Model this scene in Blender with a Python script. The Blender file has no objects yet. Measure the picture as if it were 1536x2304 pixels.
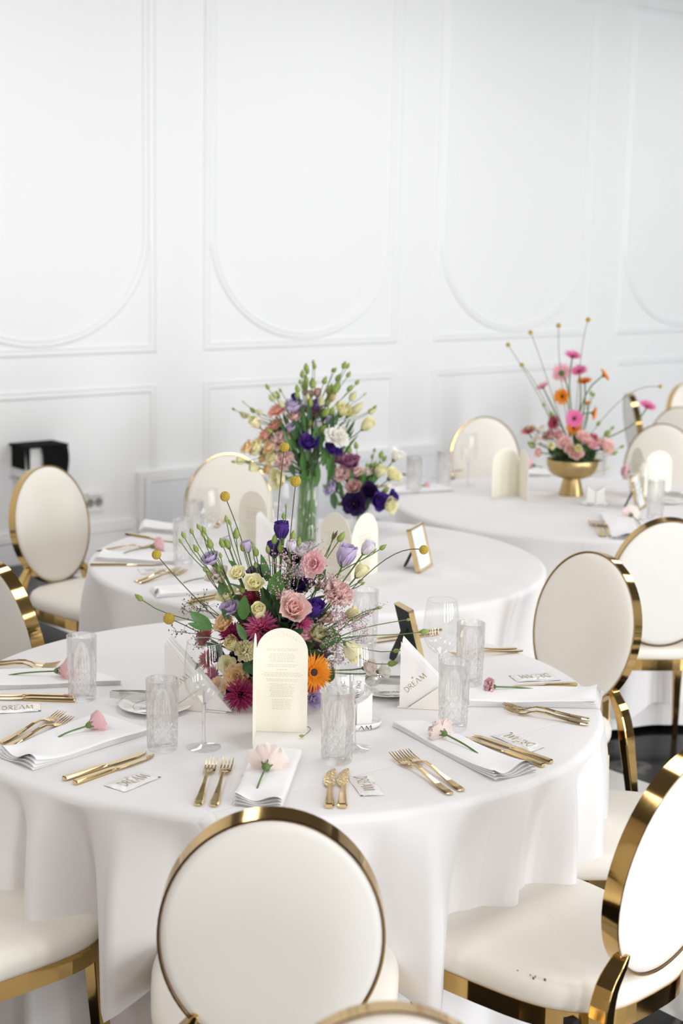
import bpy, math, random
from mathutils import Vector, Matrix
from math import sin, cos, pi, radians as RAD

S = bpy.context.scene
COL = S.collection
random.seed(7)

# ------------------------------------------------------------------ camera
F_PX = 3409.8
PITCH, ROLL, CAM_H = RAD(10.314), RAD(1.131), 1.8067
FW = Vector((0, cos(PITCH), -sin(PITCH)))
_r0 = Vector((1, 0, 0)); _u0 = _r0.cross(FW)
RT = _r0 * cos(ROLL) + _u0 * sin(ROLL)
UP = -_r0 * sin(ROLL) + _u0 * cos(ROLL)
CAM = Vector((0, 0, CAM_H))
cd = bpy.data.cameras.new('camera'); cam = bpy.data.objects.new('camera', cd); COL.objects.link(cam)
cd.sensor_fit = 'VERTICAL'; cd.sensor_height = 36.0; cd.lens = F_PX / 2304 * 36
cd.clip_start = 0.05; cd.clip_end = 60
cd.dof.use_dof = True; cd.dof.focus_distance = 3.28; cd.dof.aperture_fstop = 3.6
cam.matrix_world = Matrix(((RT.x, UP.x, -FW.x, 0), (RT.y, UP.y, -FW.y, 0), (RT.z, UP.z, -FW.z, CAM_H), (0, 0, 0, 1)))
S.camera = cam

# ------------------------------------------------------------------ room frame (u along the panelled wall, v towards it)
TH = RAD(39.867)
U = Vector((cos(TH), sin(TH), 0)); V = Vector((-sin(TH), cos(TH), 0))
WALL_V = 7.3806
def uv(u, v, z=0.0): return U * u + V * v + Vector((0, 0, z))
ROOM_U0, ROOM_U1, ROOM_V0, CEIL = -3.0, 14.0, -6.0, 3.75
WINDOWS = [(-1.6, 1.3), (2.0, 1.3), (4.6, 1.3), (7.2, 1.3), (9.8, 1.3)]   # centre u, width
WIN_Z0, WIN_Z1 = 0.15, 3.45

# ------------------------------------------------------------------ world, window light, exposure
W = bpy.data.worlds.new('daylight'); S.world = W; W.use_nodes = True
bg = W.node_tree.nodes['Background']; bg.inputs[0].default_value = (0.80, 0.90, 1.0, 1); bg.inputs[1].default_value = 1.0
ROOMROT = Matrix((( U.x, V.x, 0), (U.y, V.y, 0), (0, 0, 1)))
for i, (wu, ww) in enumerate(WINDOWS):
    l = bpy.data.lights.new('window_daylight', 'AREA'); l.shape = 'RECTANGLE'
    l.size = ww; l.size_y = WIN_Z1 - WIN_Z0; l.energy = 470; l.color = (0.965, 0.982, 1.0)
    o = bpy.data.objects.new('window_daylight', l); COL.objects.link(o)
    o.location = uv(wu, ROOM_V0 - 0.02, (WIN_Z0 + WIN_Z1) / 2)
    o.rotation_euler = (ROOMROT.to_4x4() @ Matrix.Rotation(RAD(90), 4, 'X')).to_euler()
OVERHEAD_FILLS = [(u, v) for v in (-1.2, 2.2, 5.4) for u in (-0.6, 2.8, 6.2, 9.6)]  # unseen overhead area lights, added to brighten the tabletops
for (lu, lv) in OVERHEAD_FILLS:
    l = bpy.data.lights.new('overhead_fill_light', 'AREA'); l.shape = 'RECTANGLE'; l.size = 1.5; l.size_y = .9; l.energy = 58; l.color = (1.0, .99, .985)
    o = bpy.data.objects.new('overhead_fill_light', l); COL.objects.link(o); o.location = uv(lu, lv, CEIL - .035); o.rotation_euler = (0, 0, TH)
S.view_settings.view_transform = 'Standard'; S.view_settings.look = 'None'
S.view_settings.exposure = -0.95; S.view_settings.gamma = 1.0; S.view_settings.use_curve_mapping = False
try:
    cy = S.cycles
    cy.max_bounces = 14; cy.transmission_bounces = 12; cy.transparent_max_bounces = 24; cy.glossy_bounces = 6; cy.diffuse_bounces = 6
    cy.sample_clamp_indirect = 8.0; cy.caustics_reflective = True; cy.caustics_refractive = True; cy.blur_glossy = 0.6
except Exception: pass

# ------------------------------------------------------------------ pixel -> place helpers
def _ray(x, y): return FW + RT * ((x - 768) / F_PX) + UP * ((1152 - y) / F_PX)
def at(x, y, z=0.75):
    k = _ray(x, y); return CAM + k * ((z - CAM_H) / k.z)
def aty(x, y, Y):
    k = _ray(x, y); return CAM + k * (Y / k.y)

# ------------------------------------------------------------------ materials
MATS = {}
def mat(name, col, rough=0.5, metal=0.0, spec=0.5, bump=None, col2=None, nscale=20, coat=0.0, sheen=0.0, transl=0.0):
    if name in MATS: return MATS[name]
    m = bpy.data.materials.new(name); m.use_nodes = True; MATS[name] = m
    nt = m.node_tree; b = nt.nodes['Principled BSDF']
    b.inputs['Base Color'].default_value = (*col, 1); b.inputs['Roughness'].default_value = rough
    b.inputs['Metallic'].default_value = metal; b.inputs['Specular IOR Level'].default_value = spec
    if coat: b.inputs['Coat Weight'].default_value = coat; b.inputs['Coat Roughness'].default_value = 0.15
    if sheen: b.inputs['Sheen Weight'].default_value = sheen
    tc = nt.nodes.new('ShaderNodeTexCoord')
    if col2 is not None:
        n = nt.nodes.new('ShaderNodeTexNoise'); n.inputs['Scale'].default_value = nscale; n.inputs['Detail'].default_value = 3
        nt.links.new(tc.outputs['Object'], n.inputs['Vector'])
        r = nt.nodes.new('ShaderNodeValToRGB'); r.color_ramp.elements[0].position = .35; r.color_ramp.elements[1].position = .65
        r.color_ramp.elements[0].color = (*col, 1); r.color_ramp.elements[1].color = (*col2, 1)
        nt.links.new(n.outputs['Fac'], r.inputs['Fac']); nt.links.new(r.outputs['Color'], b.inputs['Base Color'])
    if bump:
        n = nt.nodes.new('ShaderNodeTexNoise'); n.inputs['Scale'].default_value = bump[0]; n.inputs['Detail'].default_value = 4
        nt.links.new(tc.outputs['Object'], n.inputs['Vector'])
        bp = nt.nodes.new('ShaderNodeBump'); bp.inputs['Strength'].default_value = bump[1]; bp.inputs['Distance'].default_value = bump[2]
        nt.links.new(n.outputs['Fac'], bp.inputs['Height']); nt.links.new(bp.outputs['Normal'], b.inputs['Normal'])
    if transl:
        t = nt.nodes.new('ShaderNodeBsdfTranslucent'); mx = nt.nodes.new('ShaderNodeMixShader'); mx.inputs[0].default_value = transl
        t.inputs['Color'].default_value = (*[min(1, c * 1.15) for c in col], 1)
        if col2 is not None: nt.links.new(r.outputs['Color'], t.inputs['Color'])
        nt.links.new(b.outputs[0], mx.inputs[1]); nt.links.new(t.outputs[0], mx.inputs[2])
        nt.links.new(mx.outputs[0], nt.nodes['Material Output'].inputs['Surface'])
    return m

def wall_paint(): return mat('wall_paint', (0.86, 0.865, 0.87), 0.55, bump=(60, .05, .002))
M_WALL = wall_paint()
M_TRIM = mat('moulding_paint', (0.85, 0.855, 0.86), 0.4)
M_RADPANEL = mat('grey_white_panel', (0.80, 0.815, 0.84), 0.35)
M_CEIL = mat('ceiling_paint', (0.16, 0.15, 0.145), 0.7)
M_DARKWALL = mat('dark_wall', (0.05, 0.045, 0.04), 0.6)
M_GOLD = mat('polished_gold', (0.58, 0.385, 0.145), 0.09, 1.0, bump=(9, .03, .01))
M_GOLD2 = mat('cutlery_gold', (0.80, 0.61, 0.32), 0.12, 1.0)
M_BRASS = mat('brushed_brass', (0.52, 0.38, 0.18), 0.36, 1.0)
M_STEEL = mat('steel', (0.72, 0.71, 0.69), 0.18, 1.0)
M_LEATHER = mat('ivory_leather', (0.83, 0.79, 0.72), 0.38, spec=0.45, bump=(350, .10, .001), col2=(0.80, 0.76, 0.69), nscale=3)
M_LEATHERB = mat('ivory_leather_back', (0.85, 0.83, 0.78), 0.45, spec=0.4, bump=(300, .06, .001))
M_PIPING = mat('dark_welt', (0.24, 0.13, 0.06), 0.35, 0.6)
M_CREAM = mat('cream_card', (0.90, 0.865, 0.76), 0.6, bump=(260, .06, .001), transl=.12)
M_INK = mat('pale_ink', (0.66, 0.60, 0.48), 0.7)
M_PRINTGOLD = mat('gold_print', (0.40, 0.27, 0.13), 0.4, 0.2)
M_BLACKINK = mat('black_ink', (0.03, 0.03, 0.03), 0.5)
M_PAPER = mat('white_paper', (0.86, 0.85, 0.84), 0.75)
M_CARDW = mat('white_card', (0.84, 0.82, 0.80), 0.55)
M_CERAMIC = mat('white_ceramic', (0.88, 0.87, 0.85), 0.12, spec=.5, coat=.4)
M_BLACK = mat('black_velvet', (0.012, 0.012, 0.014), 0.8)
M_BLACKCLOTH = mat('black_cloth', (0.010, 0.010, 0.010), 0.95, spec=.1)
M_PHOTO = mat('pale_photo', (0.70, 0.76, 0.76), 0.12, col2=(0.85, 0.87, 0.86), nscale=18)
M_NAPKIN = mat('white_linen', (0.88, 0.875, 0.875), 0.8, bump=(900, .12, .0006), sheen=.15)
M_FOIL = mat('white_sachet', (0.80, 0.79, 0.77), 0.22, spec=.6, bump=(70, .5, .004))
M_STEM = mat('stem_green', (0.09, 0.17, 0.035), 0.5, col2=(0.14, 0.24, 0.06), nscale=40, transl=.1)
M_STEMD = mat('stem_dark', (0.07, 0.13, 0.03), 0.5)
M_STEMB = mat('stem_brown', (0.10, 0.075, 0.035), 0.6)
M_STEMV = mat('vase_stem', (0.14, 0.30, 0.05), 0.4)
M_LEAF = mat('leaf_green', (0.06, 0.17, 0.035), 0.4, col2=(0.10, 0.25, 0.06), nscale=30, transl=.25)
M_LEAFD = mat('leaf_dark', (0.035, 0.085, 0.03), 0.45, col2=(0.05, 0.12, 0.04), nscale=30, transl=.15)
M_BUD = mat('bud_green', (0.24, 0.36, 0.06), 0.45, col2=(0.40, 0.48, 0.14), nscale=60, transl=.25)
M_BUDP = mat('bud_pale', (0.60, 0.62, 0.32), 0.45, col2=(0.74, 0.72, 0.45), nscale=60, transl=.25)
M_CRASP = mat('craspedia_yellow', (0.40, 0.27, 0.02), 0.8, col2=(0.50, 0.37, 0.06), nscale=200)
M_FLORET = mat('statice_mauve', (0.45, 0.25, 0.30), 0.7, col2=(0.62, 0.42, 0.46), nscale=300)
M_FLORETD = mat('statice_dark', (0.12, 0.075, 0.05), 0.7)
PET = {}
for nm, a, b in [('purple', (0.085, 0.035, 0.26), (0.13, 0.06, 0.36)), ('darkpurple', (0.028, 0.010, 0.07), (0.05, 0.02, 0.12)),
                 ('violet', (0.20, 0.11, 0.32), (0.28, 0.18, 0.40)), ('lilac', (0.52, 0.42, 0.66), (0.72, 0.64, 0.78)),
                 ('palelilac', (0.74, 0.69, 0.78), (0.83, 0.80, 0.82)), ('cream', (0.86, 0.81, 0.48), (0.90, 0.87, 0.66)),
                 ('peach', (0.86, 0.64, 0.36), (0.90, 0.74, 0.50)), ('pink', (0.82, 0.50, 0.54), (0.88, 0.66, 0.67)),
                 ('palepink', (0.88, 0.60, 0.57), (0.91, 0.74, 0.69)), ('salmon', (0.86, 0.47, 0.38), (0.88, 0.60, 0.50)),
                 ('mauve', (0.34, 0.13, 0.24), (0.44, 0.20, 0.32)), ('dustypink', (0.62, 0.38, 0.36), (0.74, 0.52, 0.48)),
                 ('hotpink', (0.72, 0.13, 0.36), (0.80, 0.25, 0.47)), ('magenta', (0.45, 0.045, 0.17), (0.58, 0.09, 0.26)),
                 ('crimson', (0.42, 0.05, 0.11), (0.56, 0.12, 0.18)), ('rosered', (0.66, 0.16, 0.20), (0.75, 0.28, 0.31)),
                 ('orange', (0.85, 0.26, 0.015), (0.90, 0.40, 0.03)), ('gerbpink', (0.76, 0.14, 0.38), (0.82, 0.28, 0.50)),
                 ('gerbpale', (0.82, 0.42, 0.50), (0.86, 0.55, 0.60)), ('white', (0.86, 0.84, 0.78), (0.88, 0.87, 0.83)),
                 ('blush', (0.88, 0.74, 0.70), (0.90, 0.84, 0.79))]:
    if sum(a) > 1.2: a, b = tuple(min(.95, c * 1.06 + .02) for c in a), tuple(min(.95, c * 1.05 + .02) for c in b)
    PET[nm] = mat('petal_' + nm, a, 0.55, spec=.25, col2=b, nscale=45, transl=.35)
M_DISC = mat('gerbera_disc', (0.035, 0.018, 0.012), 0.8)
M_STAMEN = mat('stamen', (0.65, 0.45, 0.08), 0.6)

def marble(name, base, vein, amt):
    m = bpy.data.materials.new(name); m.use_nodes = True; nt = m.node_tree; b = nt.nodes['Principled BSDF']
    b.inputs['Roughness'].default_value = 0.14; b.inputs['Specular IOR Level'].default_value = .10
    tc = nt.nodes.new('ShaderNodeTexCoord'); n = nt.nodes.new('ShaderNodeTexNoise'); n.inputs['Scale'].default_value = 2.2; n.inputs['Detail'].default_value = 8
    gi = nt.nodes.new('ShaderNodeNewGeometry')
    nt.links.new(gi.outputs['Position'], n.inputs['Vector'])
    w = nt.nodes.new('ShaderNodeTexWave'); w.inputs['Scale'].default_value = .55; w.inputs['Distortion'].default_value = 14; w.inputs['Detail'].default_value = 5
    nt.links.new(gi.outputs['Position'], w.inputs['Vector'])
    r = nt.nodes.new('ShaderNodeValToRGB'); r.color_ramp.elements[0].position = .0; r.color_ramp.elements[0].color = (*vein, 1)
    r.color_ramp.elements[1].position = amt; r.color_ramp.elements[1].color = (*base, 1)
    nt.links.new(w.outputs['Fac'], r.inputs['Fac']); nt.links.new(r.outputs['Color'], b.inputs['Base Color'])
    return m
M_TILEB = marble('black_marble', (0.008, 0.008, 0.010), (0.10, 0.095, 0.09), .012)
M_TILEW = marble('white_marble', (0.72, 0.71, 0.69), (0.5, 0.49, 0.48), .05)

def cloth_material():
    m = bpy.data.materials.new('white_tablecloth'); m.use_nodes = True; nt = m.node_tree; b = nt.nodes['Principled BSDF']
    b.inputs['Base Color'].default_value = (0.80, 0.785, 0.785, 1); b.inputs['Roughness'].default_value = .75
    b.inputs['Sheen Weight'].default_value = .15; b.inputs['Specular IOR Level'].default_value = .3
    tc = nt.nodes.new('ShaderNodeTexCoord'); mp = nt.nodes.new('ShaderNodeMapping'); mp.inputs['Rotation'].default_value = (0, 0, RAD(52))
    nt.links.new(tc.outputs['Object'], mp.inputs['Vector'])
    sep = nt.nodes.new('ShaderNodeSeparateXYZ'); nt.links.new(mp.outputs[0], sep.inputs[0])
    outs = []
    for k in ('X', 'Y'):
        a = nt.nodes.new('ShaderNodeMath'); a.operation = 'PINGPONG'; a.inputs[1].default_value = .26; nt.links.new(sep.outputs[k], a.inputs[0])
        d = nt.nodes.new('ShaderNodeMath'); d.operation = 'DIVIDE'; d.inputs[1].default_value = .006; nt.links.new(a.outputs[0], d.inputs[0])
        e = nt.nodes.new('ShaderNodeMath'); e.operation = 'MINIMUM'; e.inputs[1].default_value = 1.0; nt.links.new(d.outputs[0], e.inputs[0])
        outs.append(e)
    s = nt.nodes.new('ShaderNodeMath'); s.operation = 'MULTIPLY'; nt.links.new(outs[0].outputs[0], s.inputs[0]); nt.links.new(outs[1].outputs[0], s.inputs[1])
    bp = nt.nodes.new('ShaderNodeBump'); bp.inputs['Strength'].default_value = .35; bp.inputs['Distance'].default_value = .002
    nt.links.new(s.outputs[0], bp.inputs['Height'])
    n = nt.nodes.new('ShaderNodeTexNoise'); n.inputs['Scale'].default_value = 9; nt.links.new(tc.outputs['Object'], n.inputs['Vector'])
    b2 = nt.nodes.new('ShaderNodeBump'); b2.inputs['Strength'].default_value = .18; b2.inputs['Distance'].default_value = .01
    nt.links.new(n.outputs['Fac'], b2.inputs['Height']); nt.links.new(bp.outputs[0], b2.inputs['Normal']); nt.links.new(b2.outputs[0], b.inputs['Normal'])
    return m
M_CLOTH = cloth_material()

def thin_glass():
    m = bpy.data.materials.new('thin_glass'); m.use_nodes = True; nt = m.node_tree; nt.nodes.remove(nt.nodes['Principled BSDF'])
    t = nt.nodes.new('ShaderNodeBsdfTransparent'); t.inputs[0].default_value = (.97, .975, .975, 1)
    g = nt.nodes.new('ShaderNodeBsdfGlossy'); g.inputs['Roughness'].default_value = .02; g.inputs['Color'].default_value = (1, 1, 1, 1)
    f = nt.nodes.new('ShaderNodeLayerWeight'); f.inputs['Blend'].default_value = .30
    r = nt.nodes.new('ShaderNodeMapRange'); r.inputs['From Max'].default_value = 1.0; r.inputs['To Min'].default_value = .035; r.inputs['To Max'].default_value = .75
    pw = nt.nodes.new('ShaderNodeMath'); pw.operation = 'POWER'; pw.inputs[1].default_value = 2.2
    nt.links.new(f.outputs['Facing'], pw.inputs[0]); nt.links.new(pw.outputs[0], r.inputs['Value'])
    x = nt.nodes.new('ShaderNodeMixShader'); nt.links.new(r.outputs[0], x.inputs[0]); nt.links.new(t.outputs[0], x.inputs[1]); nt.links.new(g.outputs[0], x.inputs[2])
    nt.links.new(x.outputs[0], nt.nodes['Material Output'].inputs['Surface']); return m
M_THIN = thin_glass()
def solid_glass(name, mixt, col=(1, 1, 1), ior=1.5):
    m = bpy.data.materials.new(name); m.use_nodes = True; nt = m.node_tree; nt.nodes.remove(nt.nodes['Principled BSDF'])
    g = nt.nodes.new('ShaderNodeBsdfGlass'); g.inputs['IOR'].default_value = ior; g.inputs['Roughness'].default_value = 0.0; g.inputs['Color'].default_value = (*col, 1)
    t = nt.nodes.new('ShaderNodeBsdfTransparent'); x = nt.nodes.new('ShaderNodeMixShader'); x.inputs[0].default_value = mixt
    nt.links.new(g.outputs[0], x.inputs[1]); nt.links.new(t.outputs[0], x.inputs[2]); nt.links.new(x.outputs[0], nt.nodes['Material Output'].inputs['Surface']); return m
M_CUT = solid_glass('cut_crystal', .60, (1, 1, 1), 1.5)
M_GLASS = solid_glass('clear_glass', .35)
M_WATER = solid_glass('water', .6, (.95, .98, .93), 1.1)

# ------------------------------------------------------------------ mesh helpers
class MB:
    def __init__(s): s.v = []; s.f = []; s.sm = []
    def add(s, vs, fs, smooth=True):
        b = len(s.v); s.v += [tuple(p) for p in vs]; s.f += [tuple(i + b for i in f) for f in fs]; s.sm += [smooth] * len(fs); return s
    def box(s, c, d, M=None):
        hx, hy, hz = d[0] / 2, d[1] / 2, d[2] / 2
        vs = [Vector((c[0] + x * hx, c[1] + y * hy, c[2] + z * hz)) for x in (-1, 1) for y in (-1, 1) for z in (-1, 1)]
        if M: vs = [M @ p for p in vs]
        return s.add(vs, [(0, 1, 3, 2), (4, 6, 7, 5), (0, 4, 5, 1), (2, 3, 7, 6), (0, 2, 6, 4), (1, 5, 7, 3)], False)
    def tube(s, pts, r, n=6, cap=True, smooth=True):
        pts = [Vector(p) for p in pts]; k = len(pts)
        rs = r if isinstance(r, (list, tuple)) else [r] * k
        vs = []; ref = None
        for i, p in enumerate(pts):
            t = (pts[min(i + 1, k - 1)] - pts[max(i - 1, 0)])
            t = t.normalized() if t.length > 1e-9 else Vector((0, 0, 1))
            if ref is None: ref = Vector((1, 0, 0)) if abs(t.x) < .8 else Vector((0, 1, 0))
            a = (ref - t * ref.dot(t)).normalized(); ref = a; b = t.cross(a)
            for j in range(n):
                q = 2 * pi * j / n; vs.append(p + (a * cos(q) + b * sin(q)) * rs[i])
        fs = [(i * n + j, i * n + (j + 1) % n, (i + 1) * n + (j + 1) % n, (i + 1) * n + j) for i in range(k - 1) for j in range(n)]
        s.add(vs, fs, smooth)
        if cap: s.add(vs[:n], [tuple(range(n))[::-1]], False); s.add(vs[-n:], [tuple(range(n))], False)
        return s
    def lathe(s, prof, n=24, smooth=True, c=(0, 0, 0)):
        vs = []; k = len(prof)
        for r, z in prof:
            for j in range(n):
                q = 2 * pi * j / n; vs.append((c[0] + r * cos(q), c[1] + r * sin(q), c[2] + z))
        fs = [(i * n + j, i * n + (j + 1) % n, (i + 1) * n + (j + 1) % n, (i + 1) * n + j) for i in range(k - 1) for j in range(n)]
        return s.add(vs, fs, smooth)
    def grid(s, fn, nu, nv, smooth=True):
        vs = [fn(i / nu, j / nv) for i in range(nu + 1) for j in range(nv + 1)]
        fs = [(i * (nv + 1) + j, (i + 1) * (nv + 1) + j, (i + 1) * (nv + 1) + j + 1, i * (nv + 1) + j + 1) for i in range(nu) for j in range(nv)]
        return s.add(vs, fs, smooth)
    def prism(s, poly, depth, M=None):      # poly in local xz, extruded along +y
        n = len(poly); vs = [Vector((x, 0, z)) for x, z in poly] + [Vector((x, depth, z)) for x, z in poly]
        if M: vs = [M @ p for p in vs]
        fs = [tuple(range(n)), tuple(range(n, 2 * n))[::-1]] + [(i, i + n, (i + 1) % n + n, (i + 1) % n) for i in range(n)]
        return s.add(vs, fs, False)
    def mesh(s, name):
        me = bpy.data.meshes.new(name); me.from_pydata(s.v, [], s.f); me.polygons.foreach_set('use_smooth', s.sm); me.update(); return me
    def obj(s, name, m, parent=None, M=None): return mk(name, s.mesh(name), m, parent, M)

def mk(name, me, m, parent=None, M=None):
    o = bpy.data.objects.new(name, me); COL.objects.link(o)
    if m is not None:
        if len(me.materials) == 0: me.materials.append(m)
        elif me.materials[0] is not m:
            o.material_slots[0].link = 'OBJECT'; o.material_slots[0].material = m
    if parent is not None: o.parent = parent
    if M is not None: o.matrix_local = M
    return o
def tag(o, label=None, cat=None, group=None, kind=None):
    if label: o['label'] = label
    if cat: o['category'] = cat
    if group: o['group'] = group
    if kind: o['kind'] = kind
    return o
def thing(name, label, cat, loc=(0, 0, 0), rz=0, group=None):
    o = bpy.data.objects.new(name, None); o.empty_display_size = .05; COL.objects.link(o)
    o.location = loc; o.rotation_euler = (0, 0, rz); return tag(o, label, cat, group)
def copy_tree(o, parent=None):
    c = o.copy(); COL.objects.link(c); c.parent = parent
    if parent is not None: c.matrix_parent_inverse = o.matrix_parent_inverse.copy()
    for ch in list(KIDS.get(o, [])) or list(o.children): copy_tree(ch, c)
    return c
KIDS = {}
def struct(o, label=None): o['kind'] = 'structure'; 
def bez(a, b, c, d, n=8):
    a, b, c, d = map(Vector, (a, b, c, d)); out = []
    for i in range(n + 1):
        t = i / n; out.append(a * (1 - t) ** 3 + b * 3 * t * (1 - t) ** 2 + c * 3 * t * t * (1 - t) + d * t ** 3)
    return out
def face_dir(d, roll=0.0):      # rotation whose +Z is d
    d = Vector(d).normalized(); return d.to_track_quat('Z', 'Y').to_matrix().to_4x4() @ Matrix.Rotation(roll, 4, 'Z')

# ================================================================== ROOM
WM = Matrix.Translation(uv(0, WALL_V)) @ ROOMROT.to_4x4()       # wall local: x = u, y = outward from room (+v), z
def wallbox(name, u0, u1, z0, z1, y0, y1, m, parent=None):
    b = MB(); b.box(((u0 + u1) / 2, (y0 + y1) / 2, (z0 + z1) / 2), (u1 - u0, y1 - y0, z1 - z0)); return b.obj(name, m, parent, None if parent else WM)
wall = wallbox('wall_back', ROOM_U0, ROOM_U1, 0, CEIL, 0, .2, M_WALL); wall['kind'] = 'structure'
PER, PW, U_R0, H1, H2 = 1.8419, 1.5190, 4.7596, 1.131, 0.949
PROF = [(-.024, 0), (-.021, -.007), (-.012, -.009), (-.006, -.004), (0.004, -.004), (.012, -.011), (.021, -.007), (.024, 0)]  # across, out (towards room is -y)
def moulding(path, closed, parent=wall, sc=1.0):
    n = len(path); vs = []; k = len(PROF)
    for i, (x, z) in enumerate(path):
        if closed: p0, p1 = path[i - 1], path[(i + 1) % n]
        else: p0, p1 = path[max(i - 1, 0)], path[min(i + 1, n - 1)]
        d1 = Vector((x - p0[0], z - p0[1])); d2 = Vector((p1[0] - x, p1[1] - z))
        if d1.length < 1e-9: d1 = d2
        if d2.length < 1e-9: d2 = d1
        d1.normalize(); d2.normalize(); t = (d1 + d2).normalized(); nn = Vector((t.y, -t.x)); c = max(.4, t.dot(d1))
        for a, o in PROF: vs.append((x + nn.x * a * sc / c, o * sc, z + nn.y * a * sc / c))
    m = n if closed else n - 1
    fs = [(i * k + j, ((i + 1) % n) * k + j, ((i + 1) % n) * k + j + 1, i * k + j + 1) for i in range(m) for j in range(k - 1)]
    return MB().add(vs, fs, False).obj('moulding', M_TRIM, parent)
ZT = 3.45
for k in range(-3, 4):
    ur = U_R0 + k * PER - .024; ul = U_R0 + k * PER - PW + .024
    moulding([(ul, H1 + .024), (ur, H1 + .024), (ur, ZT), (ul, ZT)], True)
    uc, r = (ul + ur) / 2, (ur - ul) / 2 - .042
    zc, rz = 1.80, 0.60
    moulding([(uc - r, ZT - .042)] + [(uc + r * cos(a), zc + rz * sin(a)) for a in [pi + pi * i / 36 for i in range(37)]] + [(uc + r, ZT - .042)], False)
    if k == 0: moulding([(ul, H2 - .024), (ur, H2 - .024), (ur, .47)], False)
    else: moulding([(ul, .30), (ul, H2 - .024), (ur, H2 - .024), (ur, .30)], k < 0)
# raised radiator casing with a framed panel and the low skirting left of it
rad = wallbox('trim_1', 4.614, 7.0, 0, .448, -.05, 0, M_TRIM); struct(rad)
b = MB(); b.box((5.80, -.052, .21), (2.26, .012, .40)); o = b.obj('casing_panel', M_RADPANEL, rad)
moulding([(4.664, .02), (4.664, .408), (6.95, .408), (6.95, .02)], False, rad, .8).location = (0, -.056, 0)
sk = wallbox('baseboard_back', 0, 4.612, 0, .178, -.022, 0, M_TRIM); struct(sk)
moulding([(2.9, .02), (2.9, .14), (4.585, .14), (4.585, .02)], False, sk, .7).location = (0, -.022, 0)
# floor slab + marble tiles
b = MB(); b.box(((ROOM_U0 + ROOM_U1) / 2, (ROOM_V0 - WALL_V) / 2, -.06), (ROOM_U1 - ROOM_U0, WALL_V - ROOM_V0, .1)); floor = b.obj('floor', M_TILEB, None, WM); struct(floor)
TU, TV = .60, 1.20
tb = MB(); tb.box((0, 0, -.006), (TU - .003, TV - .003, .012)); tmb = tb.mesh('black_tile'); tmb.materials.append(M_TILEB)
tw = MB(); tw.box((0, 0, -.006), (TU - .003, TV - .003, .012)); tmw = tw.mesh('white_tile'); tmw.materials.append(M_TILEW)
for i in range(-5, 17):
    for j in range(-1, 8):
        uc = 3.655 + TU * (i - 5); v0 = 6.4 - TV * j; vc = v0 + TV / 2
        if uc < ROOM_U0 or uc > ROOM_U1 or v0 < ROOM_V0: continue
        if j == -1: continue
        ((mk('tile', tmb if (i - 5 + j) % 2 == 0 else tmw, None, floor, Matrix.Translation((uc, vc - WALL_V, 0)))))
# ceiling, end walls, window wall
b = MB(); b.box(((ROOM_U0 + ROOM_U1) / 2, (ROOM_V0 - WALL_V) / 2, CEIL + .05), (ROOM_U1 - ROOM_U0, WALL_V - ROOM_V0, .1)); ceil = b.obj('ceiling', M_CEIL, None, WM); struct(ceil)
for (lu, lv) in OVERHEAD_FILLS:  # trim frames made up to go round the added overhead lights
    b = MB(); y = lv - WALL_V
    for c, d in (((lu - .78, y, CEIL - .02), (.05, 1.0, .04)), ((lu + .78, y, CEIL - .02), (.05, 1.0, .04)), ((lu, y - .48, CEIL - .02), (1.6, .05, .04)), ((lu, y + .48, CEIL - .02), (1.6, .05, .04))): b.box(c, d)
    b.obj('fill_light_frame', M_TRIM, ceil)
b = MB(); b.box((ROOM_U0 - .1, (ROOM_V0 - WALL_V) / 2, CEIL / 2), (.2, WALL_V - ROOM_V0, CEIL)); struct(b.obj('wall_left', mat('taupe_wall', (.55, .46, .37), .6), None, WM))
b = MB(); b.box((ROOM_U1 + .1, (ROOM_V0 - WALL_V) / 2, CEIL / 2), (.2, WALL_V - ROOM_V0, CEIL)); struct(b.obj('wall_right', M_WALL, None, WM))
b = MB(); yv = ROOM_V0 - WALL_V
b.box(((ROOM_U0 + ROOM_U1) / 2, yv - .1, WIN_Z0 / 2), (ROOM_U1 - ROOM_U0, .2, WIN_Z0))
b.box(((ROOM_U0 + ROOM_U1) / 2, yv - .1, (WIN_Z1 + CEIL) / 2), (ROOM_U1 - ROOM_U0, .2, CEIL - WIN_Z1))
us = [ROOM_U0] + [x for wu, ww in WINDOWS for x in (wu - ww / 2, wu + ww / 2)] + [ROOM_U1]
for a, c in zip(us[0::2], us[1::2]): b.box(((a + c) / 2, yv - .1, (WIN_Z0 + WIN_Z1) / 2), (c - a, .2, WIN_Z1 - WIN_Z0))
struct(b.obj('wall_front', M_DARKWALL, None, WM))
for i, (wu, ww) in enumerate(WINDOWS):
    b = MB(); zc = (WIN_Z0 + WIN_Z1) / 2; h = WIN_Z1 - WIN_Z0
    for x in (wu - ww / 2 + .03, wu + ww / 2 - .03): b.box((x, yv + .02, zc), (.06, .06, h))
    for z in (WIN_Z0 + .03, WIN_Z1 - .03, WIN_Z0 + h * .62): b.box((wu, yv + .02, z), (ww, .06, .05))
    b.box((wu, yv + .02, zc), (.04, .05, h))
    struct(b.obj('window_%d' % (i + 1), M_DARKWALL, None, WM))

# wall socket
so = thing('wall_socket', 'white double wall socket low on the panelled wall', 'socket'); so.matrix_world = WM
b = MB(); b.box((4.331, -.008, .300), (.130, .016, .098)); b.obj('plate', M_CERAMIC, so)
for x in (4.303, 4.359):
    b = MB(); b.lathe([(.0, 0), (.019, 0), (.022, .004), (.024, .004), (.024, 0)], 20); o = b.obj('outlet', mat('socket_grey', (.30, .27, .24), .4), so, Matrix.Translation((x, -.0165, .298)) @ Matrix.Rotation(RAD(90), 4, 'X'))
    b = MB(); b.box((x, -.030, .352), (.052, .045, .012)); b.obj('cover_flap', M_CERAMIC, so)
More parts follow.
